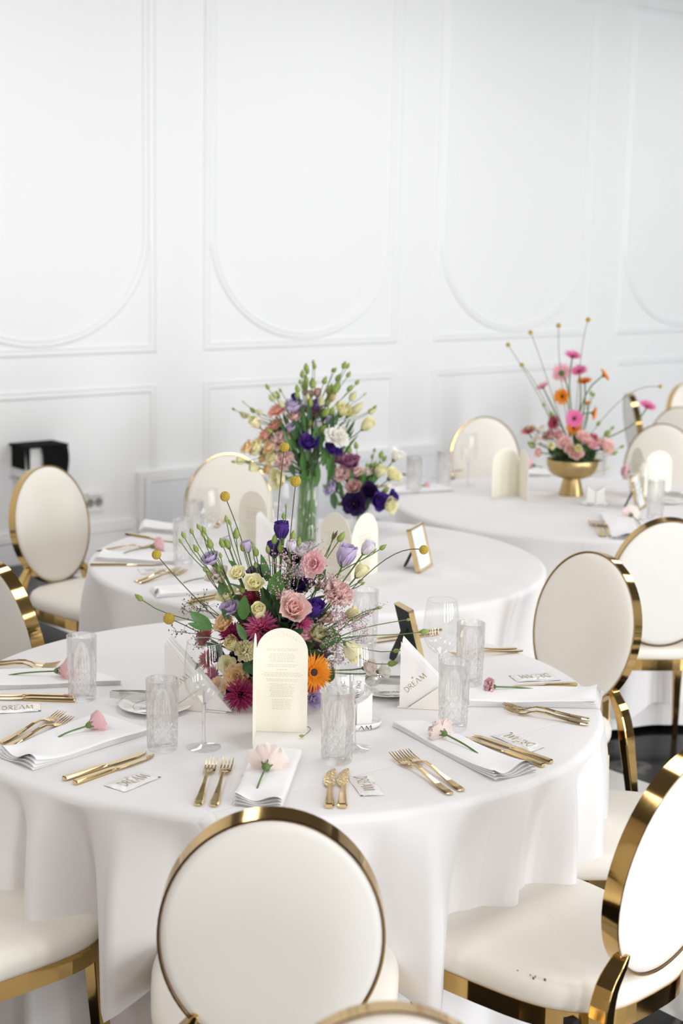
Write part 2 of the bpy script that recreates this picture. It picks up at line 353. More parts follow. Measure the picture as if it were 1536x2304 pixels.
# black cloth over a white wall box
wb = thing('wall_box', 'white box fixed to the wall under the black draped cloth', 'box'); wb.matrix_world = WM
b = MB(); b.box((3.945, -.08, .585), (.235, .16, .15)); b.obj('body', M_TRIM, wb)
b = MB(); b.box((3.945, -.083, .505), (.245, .166, .012)); b.obj('base_lip', M_TRIM, wb)
dc = thing('black_cloth', 'black cloth with faint gold emblem draped over the white wall box', 'cloth'); dc.matrix_world = WM
b = MB(); b.box((3.945, -.0945, .6672), (.262, .180, .012)); b.obj('top_fold', M_BLACKCLOTH, dc)
b = MB(); b.grid(lambda s, t: (3.915 + .155 * s + .012 * (1 - t) * 0 + .01 * sin(t * 5), -.182 - .006 * sin(s * 9), .668 - .235 * t), 8, 8); b.grid(lambda s, t: (3.915 + .155 * s + .01 * sin(t * 5), -.178 - .006 * sin(s * 9), .668 - .235 * t), 8, 8); o = b.obj('front_flap', M_BLACKCLOTH, dc)
b = MB(); b.grid(lambda s, t: (3.815 + .03 * s * (1 - .5 * t) + .012 * t, -.184, .668 - .125 * t), 3, 6); b.grid(lambda s, t: (3.812, -.184 + .15 * s, .668 - .12 * t), 3, 6); b.obj('side_flap', M_BLACKCLOTH, dc)
b = MB()
for q in range(5): b.tube([(3.965 + .014 * q, -.192, .50 + .012 * (q % 2)), (3.975 + .012 * q, -.192, .515 - .01 * (q % 3))], .0025, 4)
b.obj('emblem', M_PRINTGOLD, o)

# ================================================================== CHAIRS
def oval(a, bb, n=64): return [(a * cos(2 * pi * i / n), bb * sin(2 * pi * i / n)) for i in range(n)]
OA, OB = .1835, .226
def make_chair():
    r = thing('oval_back_chair', 'x', 'chair')
    # seat outline
    def outline(s=1.0, n=56):
        pts = []
        for i in range(n):
            q = 2 * pi * i / n; c, d = cos(q), sin(q)
            e = 2 / 3.3
            x = abs(c) ** e * (1 if c >= 0 else -1); y = abs(d) ** e * (1 if d >= 0 else -1)
            wx = .222 + .024 * y; pts.append((x * wx * s, .03 + y * .245 * s + .012 * (1 - x * x) * (1 if y > 0 else -.3) ))
        return pts
    prof = [(.90, .420), (.985, .422), (1.01, .435), (1.012, .452), (.985, .468), (.93, .477), (.8, .483), (.55, .489), (.25, .492), (.001, .493)]
    vs = []; n = 56
    for s, z in prof:
        for x, y in outline(s): vs.append((x, y, z))
    fs = [(i * n + j, i * n + (j + 1) % n, (i + 1) * n + (j + 1) % n, (i + 1) * n + j) for i in range(len(prof) - 1) for j in range(n)]
    MB().add(vs, fs).obj('seat', M_LEATHER, r)
    # apron
    vs = []
    for s, z in [(.94, .425), (1.0, .425), (1.0, .386), (.94, .386), (.94, .425)]:
        for x, y in outline(s): vs.append((x, y, z))
    fs = [(i * n + j, (i + 1) * n + j, (i + 1) * n + (j + 1) % n, i * n + (j + 1) % n) for i in range(4) for j in range(n)]
    o = MB().add(vs, fs, False).obj('seat_frame', M_GOLD, r)
    b = MB(); b.box((0, .03, .404), (.36, .40, .02)); b.obj('seat_board', M_BLACK, r)
    # oval back
    lean = RAD(10); BM = Matrix.Translation((0, -.245, .697)) @ Matrix.Rotation(lean, 4, 'X')   # local: x across, y normal(+front), z up the back
    n = 72; vs = []; fs = []
    sec = [(1, -.018), (1, .018), (1 - .014, .018), (1 - .014, -.018)]
    for k in range(4):
        for s, y in (sec[k], sec[(k + 1) % 4]):
            for x, z in oval(OA * s, OB - OA * (1 - s), n): vs.append((x, y, z))
        fs += [(k * 2 * n + j, k * 2 * n + (j + 1) % n, k * 2 * n + n + (j + 1) % n, k * 2 * n + n + j) for j in range(n)]
    MB().add(vs, fs).obj('back_frame', M_GOLD, r, BM)
    for nm, sgn, dome, base, m in (('front_pad', 1, .026, .012, M_LEATHER), ('back_pad', -1, .007, .014, M_LEATHERB)):
        vs = []; rings = [(.984, 0), (.986, base * .8), (.965, base + .25 * dome), (.90, base + .45 * dome), (.8, base + .68 * dome), (.6, base + .88 * dome), (.3, base + dome), (.001, base + dome * 1.02)]
        for s, y in rings:
            for x, z in oval(OA * s, OB * s, n): vs.append((x, sgn * y, z))
        fs = [(i * n + j, i * n + (j + 1) % n, (i + 1) * n + (j + 1) % n, (i + 1) * n + j) for i in range(len(rings) - 1) for j in range(n)]
        if sgn > 0: fs = [f[::-1] for f in fs]
        MB().add(vs, fs).obj(nm, m, r, BM)
    b = MB(); ring = [(x, -.0165, z) for x, z in oval(OA * .983, OB * .985, 64)]; b.tube(ring + [ring[0]], .0017, 5, False); b.obj('welt', M_PIPING, r, BM)
    # rear legs with stiles reaching the oval
    for sx in (-1, 1):
        ctrl = [(.178, -.315, 0), (.180, -.27, .22), (.178, -.238, .37), (.174, -.226, .44), (.158, -.224, .492), (.133, -.226, .528), (.122, -.230, .552)]
        wd = [(.018, .022), (.024, .030), (.028, .038), (.028, .040), (.024, .038), (.018, .034), (.010, .028)]
        def cr(L, t):
            i = min(int(t), len(L) - 2); f = t - i; g = lambda k: L[max(0, min(len(L) - 1, k))]
            return tuple(.5 * (2 * p1 + (p2 - p0) * f + (2 * p0 - 5 * p1 + 4 * p2 - p3) * f * f + (3 * p1 - p0 - 3 * p2 + p3) * f ** 3) for p0, p1, p2, p3 in zip(g(i - 1), g(i), g(i + 1), g(i + 2)))
        T_ = [k / 3 for k in range(3 * (len(ctrl) - 1) + 1)]; ctrl, wd = [cr(ctrl, t) for t in T_], [cr(wd, t) for t in T_]
        vs = []; m = len(ctrl)
        for i, (x, y, z) in enumerate(ctrl):
            p0, p1 = ctrl[max(i - 1, 0)], ctrl[min(i + 1, m - 1)]
            t = Vector((p1[0] - p0[0], 0, p1[2] - p0[2])).normalized(); a = Vector((t.z, 0, -t.x)); w, d = wd[i]
            for ea, eb in ((-1, -1), (1, -1), (1, 1), (-1, 1)):
                p = Vector((x, y, z)) + a * (w / 2 * ea) + Vector((0, d / 2 * eb, 0)); vs.append((p.x * sx, p.y, p.z))
        fs = [(i * 4 + j, i * 4 + (j + 1) % 4, (i + 1) * 4 + (j + 1) % 4, (i + 1) * 4 + j) for i in range(m - 1) for j in range(4)] + [(0, 1, 2, 3), tuple(range(4 * m - 4, 4 * m))]
        o = MB().add(vs, fs, False).obj('leg', M_GOLD, r)
        bv = o.modifiers.new('bevel', 'BEVEL'); bv.width = .003; bv.segments = 2
        b = MB(); vs = []
        for z, w in ((.39, .036), (.0, .019)):
            for ea, eb in ((-1, -1), (1, -1), (1, 1), (-1, 1)): vs.append((sx * (.190 + .012 * (1 - z / .39)) + ea * w / 2,   .215 + .02 * (1 - z / .39) + eb * w / 2, z))
        b.add(vs, [(0, 1, 2, 3), (4, 5, 6, 7)] + [(j, (j + 1) % 4, (j + 1) % 4 + 4, j + 4) for j in range(4)], False)
        o = b.obj('leg', M_GOLD, r); bv = o.modifiers.new('bevel', 'BEVEL'); bv.width = .003; bv.segments = 2
    return r
chair0 = make_chair(); KIDS[chair0] = list(chair0.children); _used = [False]
CHAIRS = [
 ((-.104, 2.527), (-.02, 1.0), 'ivory chair seen squarely from behind at the front edge of the nearest table'),
 ((.450, 2.785), (-.69, .72), 'ivory chair with scuffed seat at the lower right of the nearest table'),
 ((-.760, 2.785), (.66, .75), 'ivory chair at lower left with only its seat in view'),
 ((.083, 1.362), (.05, -1.0), 'closest chair, only the blurred top of its back showing at the bottom edge'),
 ((.536, 4.115), (-.74, -.67), 'chair with beige shaded oval back right behind the nearest table'),
 ((1.062, 5.150), (-.05, 1.0), 'chair with white oval back turned to us at the table with the brass bowl'),
 ((.660, 3.355), (-1.0, .03), 'chair pushed under the right of the nearest table, only its pale seat in view'),
 ((-.710, 4.170), (.78, .62), 'chair cut by the left edge of the photo, gold rim arching right'),
 ((-.925, 5.560), (.78, -.62), 'ivory chair on the left below the black cloth on the wall'),
 ((-.390, 5.895), (.30, -.95), 'ivory chair against the wall behind the tall vase of flowers'),
 ((.764, 7.380), (.18, -.98), 'ivory chair behind the open cream menu on the far table'),
 ((1.48, 7.250), (-.42, -.9), 'beige shaded chair at the far right behind the arched menu'),
 ((1.985, 9.030), (1.0, .03), 'far chair seen edge-on as a slim gold bar behind the brass bowl flowers'),
 ((2.36, 9.52), (.6, -.8), 'farthest chair at the right edge with gold rim and white back'),
 ((1.66, 8.10), (-.7, -.7), 'far chair at the right edge partly hidden behind the beige chair'),
]
for i, (p, f, lab) in enumerate(CHAIRS):
    o = chair0 if i == 0 else copy_tree(chair0)
    o.location = (p[0], p[1], .0005); o.rotation_euler = (0, 0, math.atan2(-f[0], f[1]))
    tag(o, lab, 'chair', 'oval back dining chairs')
# scuff marks on the lower right chair seat
c2 = [o for o in COL.objects if o.get('label', '').startswith('ivory chair with scuffed')][0]
b = MB(); rnd = random.Random(3)
for q in range(14):
    x = -.194 + rnd.uniform(-.005, .005); y = -.115 + rnd.choice([0, .03, .06, .065, .07]) * 1 + rnd.uniform(-.008, .008) ; r = rnd.uniform(.0005, .0014)
    b.box((x, y, .4748 + (x + .194) * .3), (r * 2, r * 2.4, .004))
b.obj('scuff_marks', mat('scuff', (.16, .13, .11), .8), c2)

# ================================================================== TABLES
TABLES = {1: Vector((-.144, 3.397, 0)), 2: Vector((-.0755, 4.925, 0)), 3: Vector((.97, 6.10, 0))}
R_T = .75
def make_cloth(name, seed, zb, Rt, z_top, fold, hemvar, folds, peaks=None, damp=None):
    rnd = random.Random(seed); b = MB(); NT = 288
    ph = [rnd.uniform(0, 2 * pi) for _ in range(6)]
    pk = []
    q0 = rnd.uniform(0, 1)
    nf = folds
    for i in range(nf):
        pk.append((q0 + 2 * pi * (i + rnd.uniform(-.28, .28)) / nf, rnd.uniform(.05, .13), rnd.uniform(.55, 1.25)))
    if peaks: pk = [(RAD(a), w, h) for a, w, h in peaks]
    def fo(q):
        v = -.42
        for c, w, a in pk:
            d = (q - c + pi) % (2 * pi) - pi; v += a * math.exp(-abs(d / w) ** 1.35)
            d2 = abs(d) - w * 1.9; v -= .30 * a * math.exp(-(d2 / (w * .7)) ** 2)
        if damp is not None:
            d = abs((q - RAD(damp) + pi) % (2 * pi) - pi); v = v * (1 - .9 * math.exp(-(d / .5) ** 4)) - .25 * math.exp(-(d / .5) ** 4)
        return v
    prof = []
    for k in range(12): prof.append(('t', (Rt - .012) * k / 11, 0))
    for a in (25, 50, 75, 90): prof.append(('e', Rt - .012 + .016 * sin(RAD(a)), -.016 * (1 - cos(RAD(a)))))
    ND = 22
    for k in range(1, ND + 1): prof.append(('d', Rt + .004, k / ND))
    vs = []
    for kind, r, z in prof:
        for j in range(NT):
            q = 2 * pi * j / NT; g = fo(q)
            if kind == 'd':
                drop = (z_top - .016 - zb) + hemvar * g
                t = z; rr = r + fold * g * (1 - math.exp(-3.2 * t)) * 1.05 - .012 * t; zz = z_top - .016 - drop * t
            else: rr, zz = r, z_top + z
            vs.append((rr * cos(q), rr * sin(q), zz))
    fs = [(i * NT + j, i * NT + (j + 1) % NT, (i + 1) * NT + (j + 1) % NT, (i + 1) * NT + j) for i in range(1, len(prof) - 1) for j in range(NT)]
    fs = [f for f in fs]; vs.append((0, 0, z_top)); c = len(vs) - 1
    fs += [(c, NT + (j + 1) % NT, NT + j) for j in range(NT)]
    return b.add(vs, [f[::-1] for f in fs])
TL = {1: 'nearest round table', 2: 'middle round table', 3: 'far right round table'}
for k, c in TABLES.items():
    t = thing('round_table', 'round banquet table under white cloths, the ' + {1: 'nearest of three', 2: 'middle of three', 3: 'farthest of three'}[k], 'table', c, group='round banquet tables')
    b = MB(); b.lathe([(.001, .722), (R_T - .01, .722), (R_T - .004, .730), (R_T - .004, .742), (R_T - .014, .7435), (.001, .7435)], 64); b.obj('tabletop', mat('plywood', (.45, .33, .2), .6), t)
    for q in range(4):
        a = pi / 4 + q * pi / 2; b = MB(); b.tube([(.42 * cos(a), .42 * sin(a), .722), (.45 * cos(a), .45 * sin(a), 0)], .016, 10); b.obj('leg', M_BLACK, t)
    under = make_cloth('x', 10 + k, .02, R_T - .075 if k == 1 else R_T - .05, .7452, .045, 0.0, 15, None, {1: 87, 2: -93, 3: None}[k])
    o = under.obj('under_cloth', M_CLOTH); o.location = c
    tag(o, 'floor-length white under cloth on the ' + TL[k], 'tablecloth', 'white under cloths')
    o = make_cloth('x', {1: 5, 2: 22, 3: 31}[k], {1: .385, 2: .33, 3: .10}[k], R_T, .7495, {1: .090, 2: .065, 3: .065}[k], {1: .04, 2: .03, 3: .03}[k], {1: 11, 2: 12, 3: 12}[k], {1: [(-152, .07, .7), (-138, .05, .9), (-125, .055, 1.0), (-110, .075, 1.35), (-92, .05, .25), (-65, .075, 1.3), (-47, .04, .5), (-33, .05, .8), (-19, .04, .8), (-5, .05, .8), (22, .1, .9), (50, .1, .9), (120, .1, .9), (150, .1, .9), (180, .09, .9)], 2: None, 3: None}[k], {1: 87, 2: -93, 3: None}[k]).obj('tablecloth', M_CLOTH); o.location = c
    tag(o, 'white tablecloth with soft folds on the ' + TL[k], 'tablecloth', 'white tablecloths')
ZC = .7502
# ================================================================== OBJECTS ON THE TABLES
# ================================================================== LETTERING (thin display capitals, unit height)
def _arc(cx, cy, rx, ry, a0, a1, n=8): return [(cx + rx * cos(RAD(a0 + (a1 - a0) * i / n)), cy + ry * sin(RAD(a0 + (a1 - a0) * i / n))) for i in range(n + 1)]
GLYPH = {
 'D': (.62, [([(.06, 0), (.06, 1)], .05), (_arc(.06, .5, .50, .5, 90, -90, 12), .10)]),
 'R': (.58, [([(.06, 0), (.06, 1)], .05), (_arc(.06, .76, .36, .24, 90, -90, 8), .085), ([(.18, .52), (.54, 0)], .10)]),
 'E': (.46, [([(.06, 0), (.06, 1)], .09), ([(.06, .975), (.40, .975)], .05), ([(.06, .52), (.34, .52)], .05), ([(.06, .025), (.42, .025)], .05)]),
 'A': (.66, [([(.02, 0), (.33, 1)], .045), ([(.33, 1), (.62, 0)], .10), ([(.0, .30), (.30, .42)], .045)]),
 'M': (.84, [([(.08, 0), (.12, 1)], .045), ([(.12, 1), (.40, .05)], .10), ([(.40, .05), (.70, 1)], .045), ([(.70, 1), (.78, 0)], .10)]),
 'L': (.44, [([(.06, 0), (.06, 1)], .09), ([(.06, .025), (.40, .025)], .05)]),
 'T': (.54, [([(.26, 0), (.26, 1)], .09), ([(.0, .975), (.52, .975)], .05)]),
 'S': (.44, [(_arc(.21, .75, .18, .23, 40, 270, 9) + _arc(.21, .26, .19, .25, 90, -140, 9), .07)]),
 "'": (.2, [([(.1, .75), (.1, 1)], .08)]),
 ' ': (.4, [])}
def word(txt, gap=.08):
    x = 0; polys = []
    for ch in txt:
        w, st = GLYPH[ch]
        for pts, t in st:
            for (x0, y0), (x1, y1) in zip(pts, pts[1:]):
                dx, dy = x1 - x0, y1 - y0; l = math.hypot(dx, dy) or 1; nx, ny = -dy / l * t / 2, dx / l * t / 2
                polys.append([(x + x0 + nx, y0 + ny), (x + x0 - nx, y0 - ny), (x + x1 - nx, y1 - ny), (x + x1 + nx, y1 + ny)])
        x += w + gap
    return polys, x - gap
def lettering(txt, fn, name, m, parent, gap=.08):   # fn maps (s in 0..1 along word, t in 0..1 height) to a point
    polys, L = word(txt, gap); b = MB()
    for p in polys: b.add([fn(x / L, y) for x, y in p], [(0, 1, 2, 3)], False)
    return b.obj(name, m, parent)

# ================================================================== TABLEWARE PROTOTYPES
def loft(b, secs):       # secs: (y, x, z, width, thick)
    vs = []
    for y, x, z, w, t in secs:
        for a, c in ((-.5, 0), (-.36, .5), (.36, .5), (.5, 0), (.36, -.5), (-.36, -.5)): vs.append((x + a * w, y, z + c * t))
    n = 6; k = len(secs)
    fs = [(i * n + j, i * n + (j + 1) % n, (i + 1) * n + (j + 1) % n, (i + 1) * n + j) for i in range(k - 1) for j in range(n)]
    fs += [tuple(range(n))[::-1], tuple(range((k - 1) * n, k * n))]
    return b.add(vs, [f[::-1] for f in fs], False)
def make_fork():
    r = thing('fork', 'x', 'fork')
    b = MB(); loft(b, [(0, 0, .0035, .010, .003), (.004, 0, .0035, .017, .0035), (.016, 0, .0038, .019, .004), (.045, 0, .0055, .0145, .0042), (.08, 0, .009, .0085, .0045), (.105, 0, .013, .0068, .0046), (.125, 0, .0135, .0066, .004), (.14, 0, .0098, .0085, .003)]); b.obj('handle', M_GOLD2, r)
    b = MB(); loft(b, [(.137, 0, .0105, .008, .003), (.143, 0, .0085, .016, .0026), (.150, 0, .006, .0225, .0022), (.160, 0, .0042, .0245, .0022), (.168, 0, .0040, .0247, .002)]); b.obj('head', M_GOLD2, r)
    for x in (-.0104, -.0035, .0035, .0104):
        b = MB(); loft(b, [(.166, x, .0041, .0036, .002), (.18, x, .0052, .0033, .0019), (.195, x, .0085, .0028, .0017), (.205, x, .0115, .0014, .0012)]); b.obj('tine', M_GOLD2, r)
    return r
def make_knife(wide=False):
    r = thing('knife', 'x', 'knife')
    if not wide:
        b = MB(); loft(b, [(0, 0, .0045, .012, .006), (.003, 0, .0045, .0155, .008), (.03, 0, .0045, .0150, .008), (.10, 0, .0042, .0130, .0075), (.115, 0, .004, .0125, .006)]); b.obj('handle', M_GOLD2, r)
        b = MB(); loft(b, [(.112, .0, .004, .0125, .005), (.120, .001, .0038, .016, .0024), (.15, .001, .0035, .0188, .0018), (.20, .0005, .003, .0182, .0016), (.222, -.002, .0028, .013, .0014), (.235, -.006, .0026, .003, .001)]); b.obj('blade', M_GOLD2, r)
    else:
        b = MB(); loft(b, [(0, 0, .005, .014, .007), (.004, 0, .005, .020, .009), (.02, 0, .005, .0195, .010), (.06, 0, .005, .0145, .009), (.095, 0, .0045, .0120, .007), (.103, 0, .0045, .0125, .006)]); b.obj('handle', M_GOLD2, r)
        b = MB(); loft(b, [(.100, 0, .0045, .013, .005), (.112, -.002, .004, .021, .004), (.135, -.002, .004, .0235, .005), (.165, 0, .0045, .021, .005), (.185, .004, .004, .013, .0035), (.195, .008, .0035, .003, .002)]); b.obj('blade', mat('hammered_gold', (.86, .68, .38), .12, 1.0, bump=(140, .6, .006)), r)
    return r
def make_tumbler():
    r = thing('tumbler', 'x', 'glass')
    R, Hh, n, k = .0345, .150, 120, 60; b = MB()
    def rad(q, z):
        t = z / Hh; base = R * (.93 + .07 * t)
        if t < .05: return base - .0015 * (1 - t / .05)
        if t > .80: return base
        if t < .42:
            a = q * 10 / (2 * pi); bb = (t - .05) / .37 * 2.2
            d1 = abs(((a + bb) % 1) - .5) * 2; d2 = abs(((a - bb) % 1) - .5) * 2
            return base - .0030 * max(0, 1 - min(d1, d2) / .5)
        a = abs(((q * 10 / (2 * pi)) % 1) - .5) * 2; tip = .80 - .22 * a if a < .5 else .62 + .14 * (1 - a)
        g = max(0, min(1, (tip - t) / .06)); f = abs(((q * 30 / (2 * pi)) % 1) - .5) * 2
        return base - .0026 * g * (1 - f)
    vs = []
    for i in range(k + 1):
        z = Hh * i / k
        for j in range(n):
            q = 2 * pi * j / n; rr = rad(q, z); vs.append((rr * cos(q), rr * sin(q), z))
    fs = [(i * n + j, i * n + (j + 1) % n, (i + 1) * n + (j + 1) % n, (i + 1) * n + j) for i in range(k) for j in range(n)]
    inner = [(R - .0012, Hh + .0008), (R - .0024, Hh), (R * .97 - .0035, Hh * .6), (R * .93 - .0045, .022), (R * .80, .016), (R * .4, .0145), (.0003, .014)]
    base = len(vs)
    for rr, z in inner:
        for j in range(n): q = 2 * pi * j / n; vs.append((rr * cos(q), rr * sin(q), z))
    st = k * n
    rows = [st] + [base + i * n for i in range(len(inner))]
    for a, c in zip(rows, rows[1:]): fs += [(a + j, a + (j + 1) % n, c + (j + 1) % n, c + j) for j in range(n)]
    vs.append((0, 0, .003)); cidx = len(vs) - 1; fs += [(cidx, (j + 1) % n, j) for j in range(n)]
    b.add(vs, fs, True); b.sm = [not (n * 3 <= i < n * 48) for i in range(len(b.f))]; o = b.obj('cut_glass_body', M_CUT, r)
    return r
def make_wineglass():
    r = thing('wine_glass', 'x', 'glass')
    bowl = [(.0345, .228), (.0372, .215), (.0405, .192), (.0425, .168), (.0420, .148), (.0385, .130), (.030, .114), (.018, .103), (.008, .0975), (.0045, .094)]
    b = MB(); b.lathe(bowl, 40); b.obj('bowl', M_THIN, r)
    b = MB(); pts = [(.0345 * cos(2 * pi * i / 40), .0345 * sin(2 * pi * i / 40), .228) for i in range(41)]; b.tube(pts, .0007, 5, False); b.obj('rim', M_GLASS, r)
    b = MB(); b.lathe([(.0003, .0975), (.006, .0968), (.0046, .091), (.0037, .07), (.0036, .035), (.0042, .018), (.007, .0095), (.0003, .009)], 20); b.obj('stem', M_GLASS, r)
    b = MB(); b.lathe([(.0003, .0105), (.007, .0095), (.020, .0045), (.036, .0022), (.0375, .0012), (.036, .0002), (.0003, .0002)], 40); b.obj('foot', M_THIN, r)
    return r
FORK, KNIFE, KNIFEW, TUMB, WINE = make_fork(), make_knife(), make_knife(True), make_tumbler(), make_wineglass()
PROTO_USED = set()
for p in (FORK, KNIFE, KNIFEW, TUMB, WINE): KIDS[p] = list(p.children)
def inst(p):
    if p in PROTO_USED: return copy_tree(p)
    PROTO_USED.add(p); return p
def cut(proto, a, bpx, label, group, L=None, z=ZC, up=0.0):
    base = {FORK: .205, KNIFE: .235, KNIFEW: .195}[proto]
    A, B = at(*a), at(*bpx); d = (B - A); d.z = 0; ln = d.length
    if L: A = B - d.normalized() * L; ln = L
    o = inst(proto); sc = ln / base; o.scale = (min(sc, 1.08),) * 2 + (min(sc, 1.08),); o.scale = (1.0, sc, 1.0) if abs(sc - 1) < .35 else (sc, sc, sc)
    o.location = (A.x, A.y, z + up); o.rotation_euler = (0, 0, math.atan2(-d.x, d.y)); tag(o, label, None, group); return o
# forks of the nearest table
cut(FORK, (445, 1815), (478, 1716), 'left gold fork of the pair beside the napkin in front of the menu', 'gold forks')
cut(FORK, (480, 1817), (514, 1716), 'right gold fork of the pair beside the napkin in front of the menu', 'gold forks')
cut(FORK, (0, 1676), (140, 1611), 'upper gold fork of the pair by the rose at the left edge', 'gold forks', .215)
cut(FORK, (0, 1690), (159, 1622), 'lower gold fork of the pair by the rose at the left edge', 'gold forks', .215)
cut(FORK, (1014, 1790), (884, 1703), 'front gold fork of the pair beside the napkin with a pale carnation', 'gold forks')
cut(FORK, (1040, 1782), (908, 1698), 'rear gold fork of the pair beside the napkin with a pale carnation', 'gold forks')
cut(FORK, (1322, 1633), (1135, 1601), 'front gold fork of the pair near the right rim of the nearest table', 'gold forks')
cut(FORK, (1325, 1622), (1132, 1592), 'rear gold fork of the pair near the right rim of the nearest table', 'gold forks')
cut(FORK, (0, 1496), (135, 1500), 'rear gold fork beside the rose and tumbler at far left', 'gold forks', .215)
cut(FORK, (0, 1503), (128, 1508), 'front gold fork beside the rose and tumbler at far left', 'gold forks', .215)
cut(FORK, (1146, 1463), (1010, 1478), 'rear gold fork behind the tall tumbler at the right', 'gold forks', .20)
cut(FORK, (1163, 1468), (1024, 1484), 'front gold fork behind the tall tumbler at the right', 'gold forks', .20)
# knives of the nearest table
cut(KNIFE, (143, 1757), (333, 1695), 'upper gold knife of the pair above the sachet at lower left', 'gold knives')
cut(KNIFE, (167, 1766), (351, 1701), 'lower gold knife of the pair above the sachet at lower left', 'gold knives')
cut(KNIFEW, (740, 1820), (744, 1733), 'left gold hammered butter knife below the cut glass tumbler', 'gold butter knives')
cut(KNIFEW, (770, 1820), (774, 1733), 'right gold hammered butter knife touching the crumpled sachet', 'gold butter knives')
cut(KNIFE, (1222, 1727), (1049, 1660), 'front gold knife of the pair beside the sachet at right', 'gold knives')
cut(KNIFE, (1240, 1719), (1066, 1655), 'rear gold knife of the pair beside the sachet at right', 'gold knives')
cut(KNIFE, (138, 1571), (-60, 1564), 'rear gold knife above the sachet at the left edge', 'gold knives', .235)
cut(KNIFE, (140, 1578), (-60, 1572), 'front gold knife above the sachet at the left edge', 'gold knives', .235)
cut(KNIFE, (1297, 1543), (1150, 1546), 'gold knife below the sachet near the beige chair', 'gold knives')
cut(KNIFE, (992, 1420), (845, 1437), 'rear gold knife of the pair behind the arrangement at the back of the nearest table', 'gold knives')
cut(KNIFE, (985, 1428), (838, 1447), 'front gold knife of the pair behind the arrangement at the back of the nearest table', 'gold knives')
# middle table
cut(FORK, (290, 1314), (404, 1283), 'rear gold fork of the pair on the left of the middle table', 'gold forks', .215)
cut(FORK, (300, 1317), (420, 1288), 'front gold fork of the pair on the left of the middle table', 'gold forks', .215)
cut(FORK, (236, 1239), (350, 1231), 'gold fork behind the pink rose on the middle table', 'gold forks', .21)
cut(FORK, (520, 1166), (478, 1190), 'gold fork under the wine glass at the back of the middle table', 'gold forks', .19)
cut(KNIFE, (222, 1273), (372, 1272), 'gold knife on the left edge of the middle table', 'gold knives', .24)
cut(KNIFE, (292, 1205), (400, 1222), 'gold knife by the rolled napkin on the middle table', 'gold knives', .235)
cut(KNIFE, (446, 1350), (560, 1325), 'rear gold knife at the front of the middle table behind the flowers', 'gold knives', .235)
cut(KNIFE, (446, 1356), (560, 1333), 'front gold knife at the front of the middle table behind the flowers', 'gold knives', .235)
# far table
cut(FORK, (1356, 1209), (1331, 1176), 'left gold fork of the pair on the far table behind the white chair back', 'gold forks')
cut(FORK, (1378, 1209), (1348, 1177), 'right gold fork of the pair on the far table behind the white chair back', 'gold forks')
cut(KNIFE, (872, 1095), (920, 1090), 'gold knife under the napkin at the left of the far table', 'gold knives', .235)
cut(FORK, (1000, 1072), (1040, 1060), 'gold fork beside the wine glass on the far table', 'gold forks', .20)
cut(KNIFE, (900, 1068), (985, 1078), 'gold knife between the tumblers on the far table', 'gold knives', .235)
cut(KNIFE, (1370, 1052), (1345, 1068), 'gold knife behind the brass bowl on the far table', 'gold knives', .22)

def put(proto, px, label, group, rz=0.0, z=ZC):
    o = inst(proto); P = at(*px); o.location = (P.x, P.y, z); o.rotation_euler = (0, 0, rz); tag(o, label, None, group); return o
for px, lab in [((185, 1572), 'cut glass tumbler at far left beside a pink rose'), ((365, 1684), 'cut glass tumbler left of the wine glass in front'),
                ((757, 1712), 'cut glass tumbler above the butter knives'), ((1018, 1637), 'cut glass tumbler in front of the right napkin holder'),
                ((1055, 1537), 'cut glass tumbler behind and right of the right napkin holder'), ((820, 1452), 'cut glass tumbler behind the statice at the back of the nearest table'),
                ((412, 1270), 'cut glass tumbler at the left of the middle table'), ((437, 1222), 'cut glass tumbler before the wine glass on the middle table'),
                ((930, 1108), 'cut glass tumbler on the napkin at the left of the far table'), ((998, 1092), 'cut glass tumbler left of the wine glass on the far table'),
                ((1472, 1166), 'cut glass tumbler beside the arched menu at the right edge'), ((1345, 1068), 'cut glass tumbler behind the brass bowl')]:
    put(TUMB, px, lab, 'cut glass tumblers', random.uniform(0, .6))
for px, lab in [((458, 1682), 'wine glass in front of the left napkin holder'), ((795, 1684), 'wine glass between tumbler and condiment tray'), ((988, 1562), 'wine glass behind the right napkin holder'),
                ((466, 1252), 'wine glass before the ivory chair on the middle table'), ((632, 1232), 'wine glass left of the tall vase'), ((1052, 1092), 'wine glass before the ivory chair on the far table'),
                ((1430, 1168), 'wine glass before the arched menu at the far right'), ((800, 1402), 'wine glass behind the bouquet at the back of the nearest table')]:
    if lab.endswith('nearest table'): continue
    put(WINE, px, lab, 'stemmed wine glasses')

# ------------------------------------------------------------------ napkins
def napkin(c, label, layers=4, wave=.006, thick=.0032, seed=0):
    P = [at(*p) for p in c]; cen = sum(P, Vector()) / 4; b = MB(); rnd = random.Random(seed); ph = rnd.uniform(0, 6)
    for k in range(layers):
        z0 = .0006 + thick * k; off = (layers - 1 - k) * .0035
        for side in (0, 1):
            def fn(s, t, z0=z0, k=k, side=side, off=off):
                q = (P[0] * (1 - s) + P[1] * s) * (1 - t) + (P[3] * (1 - s) + P[2] * s) * t - cen
                e = min(1, s / .06, (1 - s) / .06); et = max(0, (t - .72) / .28)
                zz = z0 + (thick * .75 * math.sqrt(max(0, e)) if side else 0) + wave * et * et * (sin(s * 7 + ph + .4 * k) + .6) * (k + 1) / layers
                zz += .0018 * sin(s * 5 + t * 7 + ph) * min(1, 4 * t) * (k + 1) / layers
                sh = (P[2] - P[1]).normalized() * (off * et) if True else Vector()
                return (q.x + sh.x, q.y + sh.y, zz)
            b.grid(fn, 22, 26)
    o = b.obj('napkin', M_NAPKIN); o.location = (cen.x, cen.y, ZC); return tag(o, label, 'napkin', 'folded white linen napkins')
